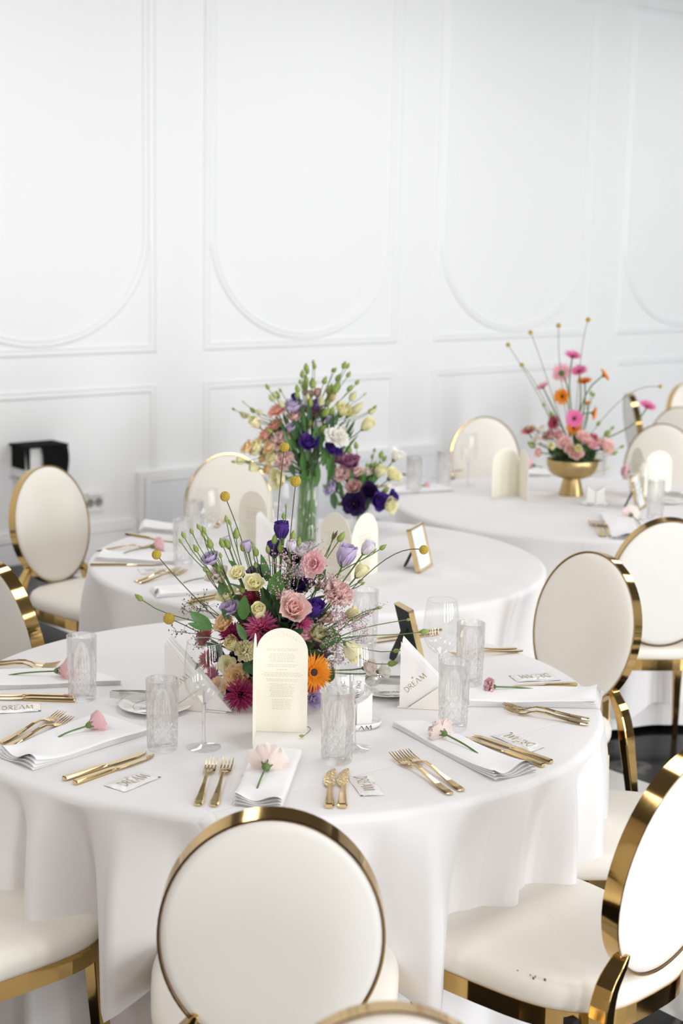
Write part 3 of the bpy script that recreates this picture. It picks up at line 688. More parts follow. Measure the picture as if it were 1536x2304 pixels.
napkin([(572, 1690), (678, 1699), (634, 1819), (526, 1809)], 'white napkin under the ruffled pale rose in front of the menu', seed=1)
napkin([(335, 1652), (215, 1612), (2, 1700), (82, 1731)], 'white napkin at the left under a pink rose, sunlit along its edge', wave=.008, seed=2)
napkin([(275, 1541), (190, 1515), (-130, 1512), (-110, 1556)], 'white napkin at far left behind the tumbler', seed=3)
napkin([(882, 1634), (958, 1634), (1198, 1734), (1106, 1756)], 'white napkin under the pale carnation at right front', wave=.008, seed=4)
napkin([(1040, 1560), (1055, 1590), (1336, 1594), (1345, 1556)], 'white napkin hanging towards the beige chair at right', layers=5, wave=.010, seed=5)
napkin([(395, 1250), (395, 1270), (213, 1262), (240, 1246)], 'white napkin by the rose on the left of the middle table', seed=6)
napkin([(505, 1312), (530, 1330), (360, 1345), (345, 1330)], 'white napkin at the front left of the middle table', seed=7)
napkin([(420, 1190), (430, 1206), (322, 1196), (326, 1180)], 'rolled blush napkin at the back left of the middle table', layers=6, seed=8)
napkin([(985, 1094), (1020, 1106), (872, 1114), (880, 1100)], 'white napkin at the left of the far table', seed=9)
napkin([(1225, 1060), (1240, 1072), (1185, 1072), (1190, 1060)], 'white napkin behind the cream menu on the far table', seed=10)
napkin([(1350, 1160), (1420, 1163), (1440, 1215), (1375, 1212)], 'white napkin under the rose on the far table', seed=11)

# ------------------------------------------------------------------ printed sachets
def sachet(c, label):
    P = [at(*p) for p in c]; cen = sum(P, Vector()) / 4
    r = thing('sachet', label, 'sachet', (cen.x, cen.y, ZC), 0, 'printed wipe sachets'); ph = random.uniform(0, 6)
    def pos(s, t, dz=0):
        q = (P[0] * (1 - s) + P[1] * s) * (1 - t) + (P[3] * (1 - s) + P[2] * s) * t - cen
        e = max(0, min(1, s / .12, (1 - s) / .12, t / .2, (1 - t) / .2))
        return Vector((q.x, q.y, .0008 + dz + .0035 * e + .0008 * sin(9 * s + ph) * sin(7 * t + ph)))
    b = MB(); b.grid(pos, 20, 12); b.grid(lambda s, t: pos(s, 1 - t) * 1 - Vector((0, 0, pos(s, 1 - t).z - .0002)), 6, 4); b.obj('packet', M_FOIL, r)
    lettering('DREAM', lambda s, t: pos(.16 + .68 * s, .22 + .5 * t, .0006), 'lettering', M_PRINTGOLD, r)
    b = MB(); q = pos(.5, .84, .0006); b.lathe([(.0016, 0), (.0028, .0001)], 8, c=q); b.obj('logo_mark', M_PRINTGOLD, r)
    b = MB(); q = pos(.985, .03, .0006); b.box(q, (.006, .003, .0004)); b.obj('print_mark', M_BLACKINK, r)
sachet([(281, 1783), (361, 1750), (318, 1738), (233, 1768)], 'white sachet lettered DREAM below the gold knives at lower left')
sachet([(777, 1745), (812, 1792), (864, 1790), (835, 1744)], 'crumpled white sachet lettered DREAM beside the butter knives')
sachet([(1224, 1682), (1150, 1650), (1103, 1656), (1194, 1693)], 'white sachet lettered DREAM behind the knives at right')
sachet([(1239, 1514), (1145, 1522), (1164, 1535), (1262, 1531)], 'white sachet lettered DREAM near the beige chair')
sachet([(-12, 1607), (91, 1601), (91, 1584), (-12, 1590)], 'white sachet lettered DREAM at the left edge')
sachet([(318, 1292), (392, 1290), (386, 1279), (310, 1281)], 'white sachet on the middle table near the gold forks')

# ------------------------------------------------------------------ arched menu cards
def menu(hinge, e1, e2, label, h=.205, text=(1, 1)):
    Hh = at(*hinge); r = thing('menu_card', label, 'menu card', (Hh.x, Hh.y, ZC), 0, 'arched folded menu cards')
    for e, tx in ((e1, text[0]), (e2, text[1])):
        E_ = at(*e); d = E_ - Hh; d.z = 0; w = d.length; d.normalize(); nrm = Vector((d.y, -d.x, 0))
        if nrm.dot(CAM - Hh) < 0: nrm = -nrm
        poly = [(0, 0), (w, 0)] + [(w / 2 + w / 2 * cos(a), h - w / 2 + w / 2 * sin(a)) for a in [pi * i / 20 for i in range(21)]]
        b = MB(); n = len(poly); th = .0007
        vs = [d * x + Vector((0, 0, z)) + nrm * th * sg for sg in (-1, 1) for x, z in poly]
        b.add(vs, [tuple(range(n)), tuple(range(n, 2 * n))[::-1]] + [(i, i + n, (i + 1) % n + n, (i + 1) % n) for i in range(n)], False)
        pn = b.obj('panel', M_CREAM, r)
        if not tx: continue
        sgn = 1 if (d.dot(RT) > 0) else -1
        b = MB(); rnd = random.Random(11); z = h - w * .42; off = nrm * (th + .0003)
        def seg(x0, x1, z, t):
            vs = [d * (w / 2 + x) + Vector((0, 0, zz)) + off for x, zz in ((x0, z), (x1, z), (x1, z + t), (x0, z + t))]; b.add(vs, [(0, 1, 2, 3)], False)
        for blk, (nl, hw) in enumerate([(2, .36), (6, .26), (2, .33), (1, .12), (3, .42), (2, .33), (9, .25), (7, .20)]):
            for _ in range(nl):
                x = -w * hw * rnd.uniform(.8, 1); xe = -x
                while x < xe:
                    x2 = min(xe, x + rnd.uniform(.003, .009)); seg(x, x2, z, .0011 if tx > 0 else .0009); x = x2 + .0016
                z -= .0034
            z -= .004
        b.obj('printed_lines', M_INK, pn)
        if tx == 1:
            R0 = w * .36; zc = h - w / 2
            def arcfn(s, t):
                a = RAD(138) - RAD(96) * s if sgn > 0 else RAD(42) + RAD(96) * s
                rr = R0 + .0045 * t; return d * (w / 2 + rr * cos(a)) + Vector((0, 0, zc + rr * sin(a))) + off
            lettering("LET'S DREAM", arcfn, 'heading', M_INK, pn, .5)
h1_ = aty(632, 1412, at(632, 1645).y).z - .75
menu((575, 1645), (690, 1648), (568, 1684), 'cream arched menu card standing in front of the bouquet on the nearest table', h1_, (1, 0))
menu((789, 1309), (720, 1286), (848, 1288), 'open arched menu card with two faces beside the photo frame on the middle table', .205, (2, 2))
menu((601, 1246), (537, 1232), (612, 1226), 'beige arched menu card behind the bouquet, left of the tall vase', .205, (2, 0))
menu((1163, 1113), (1105, 1119), (1186, 1129), 'cream arched menu card left of the brass bowl on the far table', .205, (0, 0))
menu((1447, 1124), (1507, 1122), (1415, 1108), 'white arched menu card at the right end of the far table', .205, (0, 0))

# ------------------------------------------------------------------ napkin holders
def holder(px, rz, label, sc=1.0, txt=True):
    P = at(*px); r = thing('napkin_holder', label, 'napkin holder', (P.x, P.y, ZC), rz, 'printed napkin holders'); r.scale = (sc,) * 3
    b = MB(); b.prism([(0, .002), (0, .155), (.088, .052), (.016, .0)], .0016); f = b.obj('front_card', M_CARDW, r)
    if txt:
        a = Vector((.017, -.0004, .036)); dx = Vector((.052, 0, .048)) * .62; dz = Vector((-.0068, 0, .0075)) * 1.25
        lettering('DREAM', lambda s, t: a + dx * s * 1.35 + dz * t, 'lettering', M_PRINTGOLD, f)
        b = MB(); b.lathe([(.0012, 0), (.0024, .0001)], 8); b.obj('logo_mark', M_PRINTGOLD, f, Matrix.Translation((.028, -.0004, .072)) @ Matrix.Rotation(RAD(90), 4, 'X'))
    b = MB(); b.prism([(.018, 0), (.092, .056), (.092, 0)], .0016, Matrix.Translation((0, -.004, 0))); b.obj('stand_card', mat('cream_white_card', (.84, .79, .72), .6), r)
    b = MB(); b.box((.07, .022, .0015), (.15, .046, .003)); b.obj('base', M_CARDW, r)
    for k in range(6):
        y = .004 + .0068 * k; b = MB(); b.prism([(.003, .004), (.003, .160 - .002 * (k % 2)), (.158 - .003 * (k % 3), .004)], .0042, Matrix.Translation((0, y, 0))); b.obj('paper_napkin', M_PAPER, r)
holder((370, 1592), RAD(-14), 'napkin holder lettered DREAM left of the bouquet behind the wine glass')
holder((898, 1592), RAD(-6), 'napkin holder lettered DREAM on the right behind a tumbler')
holder((575, 1262), RAD(-14), 'white napkin holder on the middle table above the bouquet', 1.0, False)

# ------------------------------------------------------------------ photo frames
def frame(A, B, label, h=.145, lean=15):
    A, B = at(*A), at(*B); d = B - A; d.z = 0; w = max(.09, d.length); d.normalize(); n = Vector((d.y, -d.x, 0))
    r = thing('photo_frame', label, 'photo frame', (A.x, A.y, ZC + .0015), math.atan2(d.y, d.x), 'small gold photo frames')   # local x along base, -y is the front
    L = Matrix.Rotation(RAD(-lean), 4, 'X')
    b = MB(); t = .007
    for c, s in (((w / 2, .006, t / 2), (w, .014, t)), ((w / 2, .006, h - t / 2), (w, .014, t)), ((t / 2, .006, h / 2), (t, .014, h - .0002)), ((w - t / 2, .006, h / 2), (t, .014, h - .0002))): b.box(c, s)
    b.obj('border', M_GOLD2, r, L)
    b = MB(); b.box((w / 2, .004, h / 2), (w - t, .002, h - t)); b.obj('photo', M_PHOTO, r, L)
    b = MB(); b.box((w / 2, .0105, h / 2), (w - t, .006, h - t)); b.obj('backing', M_BLACK, r, L)
    b = MB(); b.prism([(w / 2 - .012, .098), (w / 2 + .012, .098), (w / 2 + .018, .012), (w / 2 + .010, 0), (w / 2 - .010, 0), (w / 2 - .018, .012)], .003)
    b.obj('easel_leg', M_BLACK, r, Matrix.Translation((0, .072, .0005)) @ Matrix.Rotation(RAD(24), 4, 'X'))
frame((944, 1291), (973, 1272), 'gold photo frame with pale picture on the middle table')
frame((956, 1492), (924, 1472), 'gold photo frame seen from behind, above the right napkin holder')
frame((1438, 1150), (1453, 1140), 'gold photo frame by the wine glass on the far table')

# ------------------------------------------------------------------ small plates with tongs
def plate(px, label): 
    P = at(*px); r = thing('small_plate', label, 'plate', (P.x, P.y, ZC), 0, 'small white plates')
    b = MB(); b.lathe([(.0003, .004), (.045, .004), (.052, .005), (.078, .013), (.083, .0145), (.084, .0130), (.076, .0095), (.052, .001), (.048, .0), (.0003, .0)], 48); b.obj('dish', M_CERAMIC, r)
    b = MB(); b.lathe([(.050, .0052), (.0505, .0056), (.051, .0052)], 48); b.obj('well_ring', M_STEEL, r)
    return P
def tongs(P, rz, label, z):
    r = thing('tongs', label, 'tongs', (P.x, P.y, z), rz, 'steel serving tongs')
    for sg in (-1, 1):
        b = MB(); pth = [(.0, .004), (.02, .010), (.07, .013), (.12, .011), (.145, .010)]; vs = []
        for x, y in pth:
            for z2 in (0, .016): vs += [(x, sg * y, z2), (x, sg * (y - .0014), z2)]
        fs = []
        for i in range(len(pth) - 1):
            a, c = i * 4, i * 4 + 4; fs += [(a, a + 2, c + 2, c), (a + 1, c + 1, c + 3, a + 3), (a, c, c + 1, a + 1), (a + 2, a + 3, c + 3, c + 2)]
        b.add(vs, fs + [(0, 1, 3, 2), (len(vs) - 4, len(vs) - 2, len(vs) - 1, len(vs) - 3)], False); a = b.obj('arm', M_STEEL, r)
        b = MB(); b.lathe([(.0003, -.003), (.010, -.0022), (.016, 0), (.0165, .001), (.010, -.001), (.0003, -.0016)], 20); b.obj('grip_head', M_STEEL, a, Matrix.Translation((.155, sg * .0095, .008)) @ Matrix.Rotation(RAD(90) * sg, 4, 'X') @ Matrix.Diagonal((1.2, .9, 1, 1)))
    b = MB(); pts = [(.0 + .006 - .012 * sin(pi * i / 8) * .7, .004 * cos(pi * i / 8), .008) for i in range(9)]
    b.box((-.001, 0, .008), (.003, .0085, .016)); b.obj('bend', M_STEEL, r)
P = plate((350, 1594), 'small white plate behind the left tumbler holding steel tongs')
tongs(at(250, 1584) + Vector((0, 0, 0)), RAD(-3), 'steel tongs lying on the small plate at left', ZC + .0155)
s_ = thing('sachet', 'printed sachet lying on the left small plate', 'sachet', (P.x - .005, P.y - .035, ZC + .006), RAD(-5), 'sachets on small plates')
b = MB(); b.grid(lambda s, t: ((s - .5) * .075, (t - .5) * .03, .0006 + .003 * math.sin(pi * s) ** .5 * math.sin(pi * t) ** .5), 10, 6); b.grid(lambda s, t: ((s - .5) * .075, (.5 - t) * .03, .0002), 4, 3); b.obj('packet', M_FOIL, s_)
lettering('DREAM', lambda s, t: Vector((-.026 + .052 * s, -.006 + .011 * t, .0042)), 'lettering', M_BLACKINK, s_)
P = plate((872, 1556), 'small white plate behind the condiment tray holding steel tongs')
tongs(at(985, 1556), RAD(176), 'steel tongs lying on the small plate at right', ZC + .0155)
s_ = thing('sachet', 'printed sachet lying on the right small plate', 'sachet', (P.x + .005, P.y - .035, ZC + .006), RAD(6), 'sachets on small plates')
b = MB(); b.grid(lambda s, t: ((s - .5) * .075, (t - .5) * .03, .0006 + .003 * math.sin(pi * s) ** .5 * math.sin(pi * t) ** .5), 10, 6); b.grid(lambda s, t: ((s - .5) * .075, (.5 - t) * .03, .0002), 4, 3); b.obj('packet', M_FOIL, s_)
lettering('DREAM', lambda s, t: Vector((-.026 + .052 * s, -.006 + .011 * t, .0042)), 'lettering', M_BLACKINK, s_)
P = plate((1500, 1130), 'small white plate at the right end of the far table')
tongs(at(1460, 1118), RAD(-35), 'steel tongs on the plate at the right end of the far table', ZC + .0155)

# ------------------------------------------------------------------ condiment trays
def tray(px, rz, label, stick):
    P = at(*px); r = thing('condiment_tray', label, 'tray', (P.x, P.y, ZC), rz, 'ceramic condiment trays')
    b = MB(); b.lathe([(.0003, .003), (.050, .003), (.056, .006), (.059, .014), (.0605, .014), (.0585, .005), (.053, .0), (.0003, .0)], 48); b.obj('dish', M_CERAMIC, r, Matrix.Diagonal((1, .62, 1, 1)))
    lettering('DREAM', lambda s, t: (lambda a: Vector((.0602 * cos(a), .62 * .0602 * sin(a) - .0006, .0032 + .0088 * t)))(RAD(-124) + RAD(68) * s), 'lettering', M_BLACKINK, r)
    for sg in (-1, 1):
        poly = [(sg * .002, .0), (sg * .002, .052), (sg * .008, .056), (sg * .020, .064), (sg * .033, .074), (sg * .036, .073), (sg * .036, .0)]
        if sg > 0: poly = poly[::-1]
        sh = thing('x', None, None) if False else None
        b = MB(); b.prism(poly, .034, Matrix.Translation((0, -.017, .0035)))
        o = b.obj('shaker', M_CERAMIC, r); bv = o.modifiers.new('bevel', 'BEVEL'); bv.width = .003; bv.segments = 2
    if stick:
        for k, (x, y, a) in enumerate([(-.016, .022, -4), (.004, .024, 6)]):
            b = MB(); b.grid(lambda s, t: ((s - .5) * .026, .0015 * sin(pi * s), t * .100), 6, 8); b.grid(lambda s, t: ((.5 - s) * .026, -.0015 * sin(pi * s), t * .100), 6, 8)
            o = b.obj('sugar_stick', M_FOIL, r, Matrix.Translation((x, y, .004)) @ Matrix.Rotation(RAD(a), 4, 'Y') @ Matrix.Rotation(RAD(-6), 4, 'X'))
            lettering('DREAM', lambda s, t: Vector((-.003 + .009 * (t - .2), -.002, .09 - .038 * s)), 'lettering', M_BLACKINK, o)
tray((797, 1634), RAD(8), 'white ceramic condiment tray lettered DREAM behind a tumbler', True)
tray((1338, 1136), RAD(-6), 'white ceramic condiment tray in front of the brass bowl', False)
# ================================================================== FLOWERS
def petal(b, q, r0, tilt0, tilt1, L, Wd, cup=.25, ruf=0.0, ns=5, nw=4, z0=0.0, point=False, ph=0.0):
    # grows from the axis at angle q; tilt measured from +Z towards outward; q in radians
    ca, sa = cos(q), sin(q); vs = []
    x, z = r0, z0; pts = []
    for i in range(ns + 1):
        s = i / ns; pts.append((x, z)); t = RAD(tilt0 + (tilt1 - tilt0) * s); x += sin(t) * L / ns; z += cos(t) * L / ns
    for i in range(ns + 1):
        s = i / ns; px, pz = pts[i]; t = RAD(tilt0 + (tilt1 - tilt0) * s)
        if point: w = Wd * (sin(pi * min(.97, .12 + .85 * s)) ** .7 if s < 1 else .04)
        else: w = Wd * (.28 + .72 * sin(pi * min(1, .08 + s * .72)) ** .8) * (1 - .35 * max(0, s - .8) / .2)
        nx, nz = -cos(t), sin(t)            # inward normal
        for j in range(nw + 1):
            a = (j / nw - .5) * 2; y = a * w / 2
            o = cup * w * a * a * .9 * (1 if s > .05 else .4) + ruf * s * s * sin(a * 5.5 + ph + s * 3)
            X = px + nx * o; Z = pz + nz * o + ruf * .5 * s * s * cos(a * 7 + ph)
            vs.append((X * ca - y * sa, X * sa + y * ca, Z))
    m = nw + 1
    fs = [(i * m + j, i * m + j + 1, (i + 1) * m + j + 1, (i + 1) * m + j) for i in range(ns) for j in range(nw)]
    b.add(vs, fs)
def rose_mesh(kind, seed):
    rnd = random.Random(seed); b = MB()
    if kind == 'cup':
        for n, r0, a, c, L, w in [(3, .04, 6, -16, 1.0, .62), (4, .08, 20, -14, 1.08, .85), (5, .10, 30, -4, 1.12, .98)]:
            o = rnd.uniform(0, 6)
            for i in range(n): petal(b, o + 2 * pi * i / n + rnd.uniform(-.12, .12), r0, a, c + rnd.uniform(-4, 10), L * rnd.uniform(.94, 1.05), w, .30, .03, ph=rnd.uniform(0, 6))
        zs, zo = 1.0, -.15
    elif kind == 'half':
        for n, r0, a, c, L, w in [(3, .03, 5, -20, .75, .55), (4, .06, 14, -10, .9, .75), (5, .08, 34, 4, 1.05, .9), (5, .10, 52, 34, 1.1, 1.0)]:
            o = rnd.uniform(0, 6)
            for i in range(n): petal(b, o + 2 * pi * i / n + rnd.uniform(-.2, .2), r0, a, c + rnd.uniform(-8, 14), L * rnd.uniform(.9, 1.08), w, .26, .06, ph=rnd.uniform(0, 6))
    elif kind == 'open':
        for n, r0, a, c, L, w in [(4, .05, 20, -18, .52, .5), (5, .07, 34, 10, .72, .7), (6, .08, 50, 48, .92, .85), (7, .08, 62, 86, 1.05, .95)]:
            o = rnd.uniform(0, 6)
            for i in range(n): petal(b, o + 2 * pi * i / n + rnd.uniform(-.15, .15), r0, a, c + rnd.uniform(-10, 12), L * rnd.uniform(.92, 1.06), w, .20, .09, ns=6, nw=6, ph=rnd.uniform(0, 6))
    elif kind == 'carn':
        for i in range(80):
            t = rnd.uniform(0, 1) ** .7; a = 4 + 62 * t
            petal(b, rnd.uniform(0, 2 * pi), .05, a, a + 34 * t, rnd.uniform(.80, 1.0), rnd.uniform(.34, .55), .1, .12, ns=5, nw=5, ph=rnd.uniform(0, 6))
    elif kind == 'dahlia':
        for lay in range(9):
            t = lay / 8; n = 9 + int(9 * t); a = 6 + 84 * t; o = rnd.uniform(0, 6)
            for i in range(n): petal(b, o + 2 * pi * i / n + rnd.uniform(-.1, .1), .05, a * .7, a + rnd.uniform(-6, 14), rnd.uniform(.86, 1.08), .15, .55, 0, ns=4, nw=2, point=True, z0=.1 * (1 - t))
    elif kind == 'gerb':
        for lay, (a, L, n) in enumerate([(84, 1.0, 30), (72, .94, 30), (52, .45, 30)]):
            for i in range(n): petal(b, 2 * pi * (i + .5 * lay) / n + rnd.uniform(-.05, .05), .12, a - 10, a + rnd.uniform(-12, 14), L * rnd.uniform(.84, 1.05) - .12, .125 if lay < 2 else .06, .25, 0, ns=4, nw=2, point=True, z0=.03 * lay)
    me = b.mesh(kind + '_petals')
    # centre to unit radius
    if kind == 'cup':
        for v in me.vertices: v.co.z -= .15
    return me
MESH = {k: [rose_mesh(k, 100 + 7 * i + hash_) for i in range(3)] for hash_, k in enumerate(('cup', 'half', 'open', 'carn', 'dahlia', 'gerb'))}
HALF = {'cup': .60, 'half': .78, 'open': .98, 'carn': .86, 'dahlia': 1.0, 'gerb': 1.0}   # half width of the unit mesh
_b = MB(); _b.lathe([(.0003, .17), (.10, .16), (.19, .12), (.22, .06), (.20, .02), (.0003, -.05)], 16); DISC = _b.mesh('disc')
_b = MB(); 
for i in range(9): _b.tube([(0, 0, .1), (.05 * cos(i * .7), .05 * sin(i * .7), .42)], [.012, .022], 5)
STAM = _b.mesh('stamens')
def calyx_mesh():
    b = MB(); b.lathe([(.0003, -.20), (.06, -.19), (.16, -.10), (.22, .02), (.20, .05)], 10)
    for i in range(5): petal(b, 2 * pi * i / 5, .14, 35, 12, .42, .10, .2, 0, ns=4, nw=2, point=True, z0=-.08)
    return b.mesh('calyx')
CALYX = calyx_mesh()
def gcal():
    b = MB(); b.lathe([(.0003, -.22), (.10, -.2), (.22, -.08), (.26, .0), (.24, .02)], 12); return b.mesh('gerbera_calyx')
GCAL = gcal()
def bud_mesh(seed):
    rnd = random.Random(seed); b = MB(); n = 8; prof = [(.0003, 0), (.16, .03), (.24, .18), (.27, .36), (.22, .60), (.13, .80), (.05, .95), (.0003, 1.0)]
    vs = []
    for k, (r, z) in enumerate(prof):
        for j in range(n): q = 2 * pi * j / n + z * 1.6; rr = r * (1 + .10 * (j % 2)); vs.append((rr * cos(q), rr * sin(q), z))
    b.add(vs, [(i * n + j, i * n + (j + 1) % n, (i + 1) * n + (j + 1) % n, (i + 1) * n + j) for i in range(len(prof) - 1) for j in range(n)])
    for i in range(4): petal(b, 2 * pi * i / 4 + .3, .15, 24, -14, .75, .10, .2, 0, ns=4, nw=2, point=True)
    return b.mesh('bud')
BUDS = [bud_mesh(i) for i in range(2)]
def leaf_mesh(seed, bend):
    b = MB()
    def fn(s, t):
        w = .5 * sin(pi * (.03 + .94 * s) ** .8) ** .9 * .42; a = (t - .5) * 2
        return (a * w, s, bend * s * s - .10 * abs(a) * w * -1.6)
    b.grid(fn, 8, 4); return b.mesh('leaf')
LEAVES = [leaf_mesh(1, .10), leaf_mesh(2, -.22)]
def ball_mesh():
    b = MB(); n, k = 22, 14; vs = []
    for i in range(k + 1):
        th = pi * i / k
        for j in range(n):
            q = 2 * pi * (j + .5 * (i % 2)) / n; r = 1.0 + (.06 if (i + j) % 2 else -.05); vs.append((r * sin(th) * cos(q), r * sin(th) * sin(q), r * cos(th)))
    b.add(vs, [(i * n + j, i * n + (j + 1) % n, (i + 1) * n + (j + 1) % n, (i + 1) * n + j) for i in range(k) for j in range(n)], False); return b.mesh('ball')
BALL = ball_mesh()

class Arr:
    def __init__(s, name, label, cat, loc, O, depthY, group=None):
        s.r = thing(name, label, cat, loc, 0, group); s.loc = Vector(loc); s.O = Vector(O); s.Y = depthY; s.rnd = random.Random(int(depthY * 1000)); s.foci = []
    def P(s, px, py, dy): return aty(px, py, s.Y + dy)
    def sz(s, rpx, P): return rpx * (P - CAM).dot(FW) / F_PX
    def part(s, name, me, m, M, parent=None):
        o = mk(name, me, m, parent or s.r); o.matrix_local = Matrix.Translation(-s.loc) @ M if parent is None else M; return o
    def world_sub(s, name, b, m, parent, PM):      # geometry in world coordinates parented to a part with world matrix PM
        o = b.obj(name, m, parent); o.matrix_parent_inverse = PM.inverted(); return o
    def stem(s, P, d, rad, parent, PM, m, O=None, bendk=.35):
        O = O or s.O; L = (P - O).length; b = MB(); j = Vector((s.rnd.uniform(-.012, .012), s.rnd.uniform(-.012, .012), 0))
        b.tube(bez(P, P - d * L * bendk, O + j + (P - O) * .25 + Vector((0, 0, L * .12)), O + j, 7), rad, 5, False)
        return s.world_sub('stem', b, m, parent, PM)
    def flower(s, kind, px, py, rpx, col, dy=0.0, face=None, cam=.45, stem=True, zs=1.0, sm=None, name=None):
        P = s.P(px, py, dy); r = s.sz(rpx, P) / HALF[kind]
        P.z = max(P.z, .754 + s.sz(rpx, P) * (.85 if kind in ('dahlia', 'gerb') else .6)); out = (P - s.O).normalized(); tc = (CAM - P).normalized()
        d = Vector(face).normalized() if face is not None else (out + tc * cam).normalized()
        hgt = {'cup': .42, 'half': .45, 'open': .25, 'carn': .45, 'dahlia': .35, 'gerb': .05}[kind]
        B = P - d * r * hgt
        M = Matrix.Translation(B) @ face_dir(d, s.rnd.uniform(0, 6)) @ Matrix.Diagonal((r, r, r * zs, 1))
        nm = name or {'cup': 'lisianthus_flower', 'half': 'lisianthus_flower', 'open': 'lisianthus_flower', 'carn': 'carnation_flower', 'dahlia': 'dahlia_flower', 'gerb': 'gerbera_flower'}[kind]
        o = s.part(nm, s.rnd.choice(MESH[kind]), PET[col], M)
        if kind == 'gerb':
            mk('disc', DISC, M_DISC, o); mk('calyx', GCAL, M_STEM, o)
        elif kind != 'dahlia':
            mk('calyx', CALYX, M_STEM, o, Matrix.Translation((0, 0, -.12)) @ Matrix.Diagonal((1, 1, 1, 1)))
            if kind == 'open': mk('stamens', STAM, M_STAMEN, o)
        if stem: s.stem(B - d * r * .25, d, .0020 if kind != 'gerb' else .0030, o, M, sm or M_STEM)
        return o
    def bud(s, px, py, lpx, dy=0.0, m=None, to=None, dirpx=None, fat=1.0, sm=None, rad=.0011):
        P = s.P(px, py, dy); L = s.sz(lpx, P)
        J = s.P(to[0], to[1], to[2]) if to else s.O
        d = (P - J).normalized() if dirpx is None else (s.P(px + dirpx[0], py + dirpx[1], dy) - P).normalized()
        d = (d + Vector((s.rnd.uniform(-.2, .2), s.rnd.uniform(-.2, .2), .25))).normalized() if dirpx is None else d
        B = P - d * L * .5; M = Matrix.Translation(B) @ face_dir(d, s.rnd.uniform(0, 6)) @ Matrix.Diagonal((L * fat, L * fat, L, 1))
        o = s.part('flower_bud', s.rnd.choice(BUDS), m or M_BUD, M)
        L2 = (B - J).length; b = MB()
        b.tube(bez(B, B - d * L2 * .4, J + (B - J) * .3 + Vector((0, 0, L2 * .08)), J, 6), [rad] * 5 + [rad * 1.3] * 2, 4, False)
        s.world_sub('stem', b, sm or M_STEM, o, M); return o
    def craspedia(s, px, py, rpx, dy=0.0, via=None, m=None, to=None):
        P = s.P(px, py, dy); r = s.sz(rpx, P); M = Matrix.Translation(P) @ Matrix.Diagonal((r, r, r, 1)); o = s.part('craspedia_ball', BALL, M_CRASP, M)
        O = s.P(*to) if to else s.O
        if via:
            v = s.P(*via); pts = bez(P, P + (v - P) * .66, v + (O - v) * .1, O, 12)
        else: pts = bez(P, P + (O - P) * .3 + Vector((0, 0, .0)), P + (O - P) * .7, O, 6)
        b = MB(); b.tube(pts, .0012, 5, False); s.world_sub('stem', b, m or M_STEMB, o, M)
    def leaf(s, a, tip, dy=0.0, wide=1.0, m=None, dy2=None, stem=False):
        A, T = s.P(a[0], a[1], dy), s.P(tip[0], tip[1], dy if dy2 is None else dy2); y = (T - A); L = y.length; y.normalize()
        n = ((CAM - A).normalized() + Vector((s.rnd.uniform(-.5, .5), 0, s.rnd.uniform(0, .6)))); x = y.cross(n).normalized(); n = x.cross(y)
        M = Matrix(((x.x * L * wide, y.x * L, n.x * L, A.x), (x.y * L * wide, y.y * L, n.y * L, A.y), (x.z * L * wide, y.z * L, n.z * L, A.z), (0, 0, 0, 1)))
        o = s.part('leaf', s.rnd.choice(LEAVES), m or M_LEAF, M)
        if stem:
            b = MB(); b.tube(bez(A, A - y * L * .3, s.O + (A - s.O) * .3, s.O, 5), .0012, 4, False); o2 = b.obj('stem', M_STEM, o); o2.matrix_parent_inverse = M.inverted()
        return o
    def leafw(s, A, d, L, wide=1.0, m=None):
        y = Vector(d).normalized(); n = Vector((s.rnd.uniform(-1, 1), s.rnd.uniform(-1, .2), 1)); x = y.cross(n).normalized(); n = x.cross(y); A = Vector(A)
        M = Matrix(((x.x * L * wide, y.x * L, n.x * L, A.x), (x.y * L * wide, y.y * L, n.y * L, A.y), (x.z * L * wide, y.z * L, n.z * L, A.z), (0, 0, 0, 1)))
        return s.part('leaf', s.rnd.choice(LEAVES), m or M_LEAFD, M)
    def sprig(s, base, tip, dy, dense=1.0, m=None, dy0=0.0, spread=.05, sub=9, sm=None):
        A, T = s.P(base[0], base[1], dy0), s.P(tip[0], tip[1], dy); b, f = MB(), MB(); d = (T - A); L = d.length; d.normalize(); rnd = s.rnd
        b.tube([A, A + d * L * .5 + Vector((0, 0, .004)), T], [.0011, .0009, .0005], 4, False)
        def fl(p, n):
            for _ in range(n):
                c = p + Vector((rnd.gauss(0, .0042), rnd.gauss(0, .0042), rnd.gauss(0, .0042))); r = rnd.uniform(.0013, .0025)
                u = Vector((rnd.gauss(0, 1), rnd.gauss(0, 1), rnd.gauss(0, 1))).normalized(); v = u.orthogonal().normalized(); w = u.cross(v)
                f.add([c + u * r * 1.4, c - u * r, c + v * r, c - v * r, c + w * r, c - w * r], [(0, 2, 4), (0, 4, 3), (0, 3, 5), (0, 5, 2), (1, 4, 2), (1, 3, 4), (1, 5, 3), (1, 2, 5)], False)
        for i in range(sub):
            t = .35 + .65 * (i + rnd.random()) / sub; p = A + d * L * t
            sd = (Vector((rnd.gauss(0, 1), rnd.gauss(0, 1), rnd.gauss(.3, .8))).normalized() * .8 + d * .8).normalized(); e = p + sd * spread * rnd.uniform(.5, 1.1) * (1.15 - .4 * t)
            b.tube([p, p + (e - p) * .5 + Vector((0, 0, .003)), e], .0005, 3, False); fl(e, int(5 * dense)); fl(p + (e - p) * .7, int(2 * dense))
            for _ in range(2):
                e2 = e + Vector((rnd.gauss(0, .010), rnd.gauss(0, .010), rnd.gauss(0, .010))); b.tube([p + (e - p) * .6, e2], .0004, 3, False); fl(e2, int(3 * dense))
        fl(T, int(5 * dense))
        o = b.obj('statice_sprig', sm or M_STEMD, s.r); o.location = -s.loc
        g = f.obj('florets', m or M_FLORET, o); g['kind'] = 'stuff'
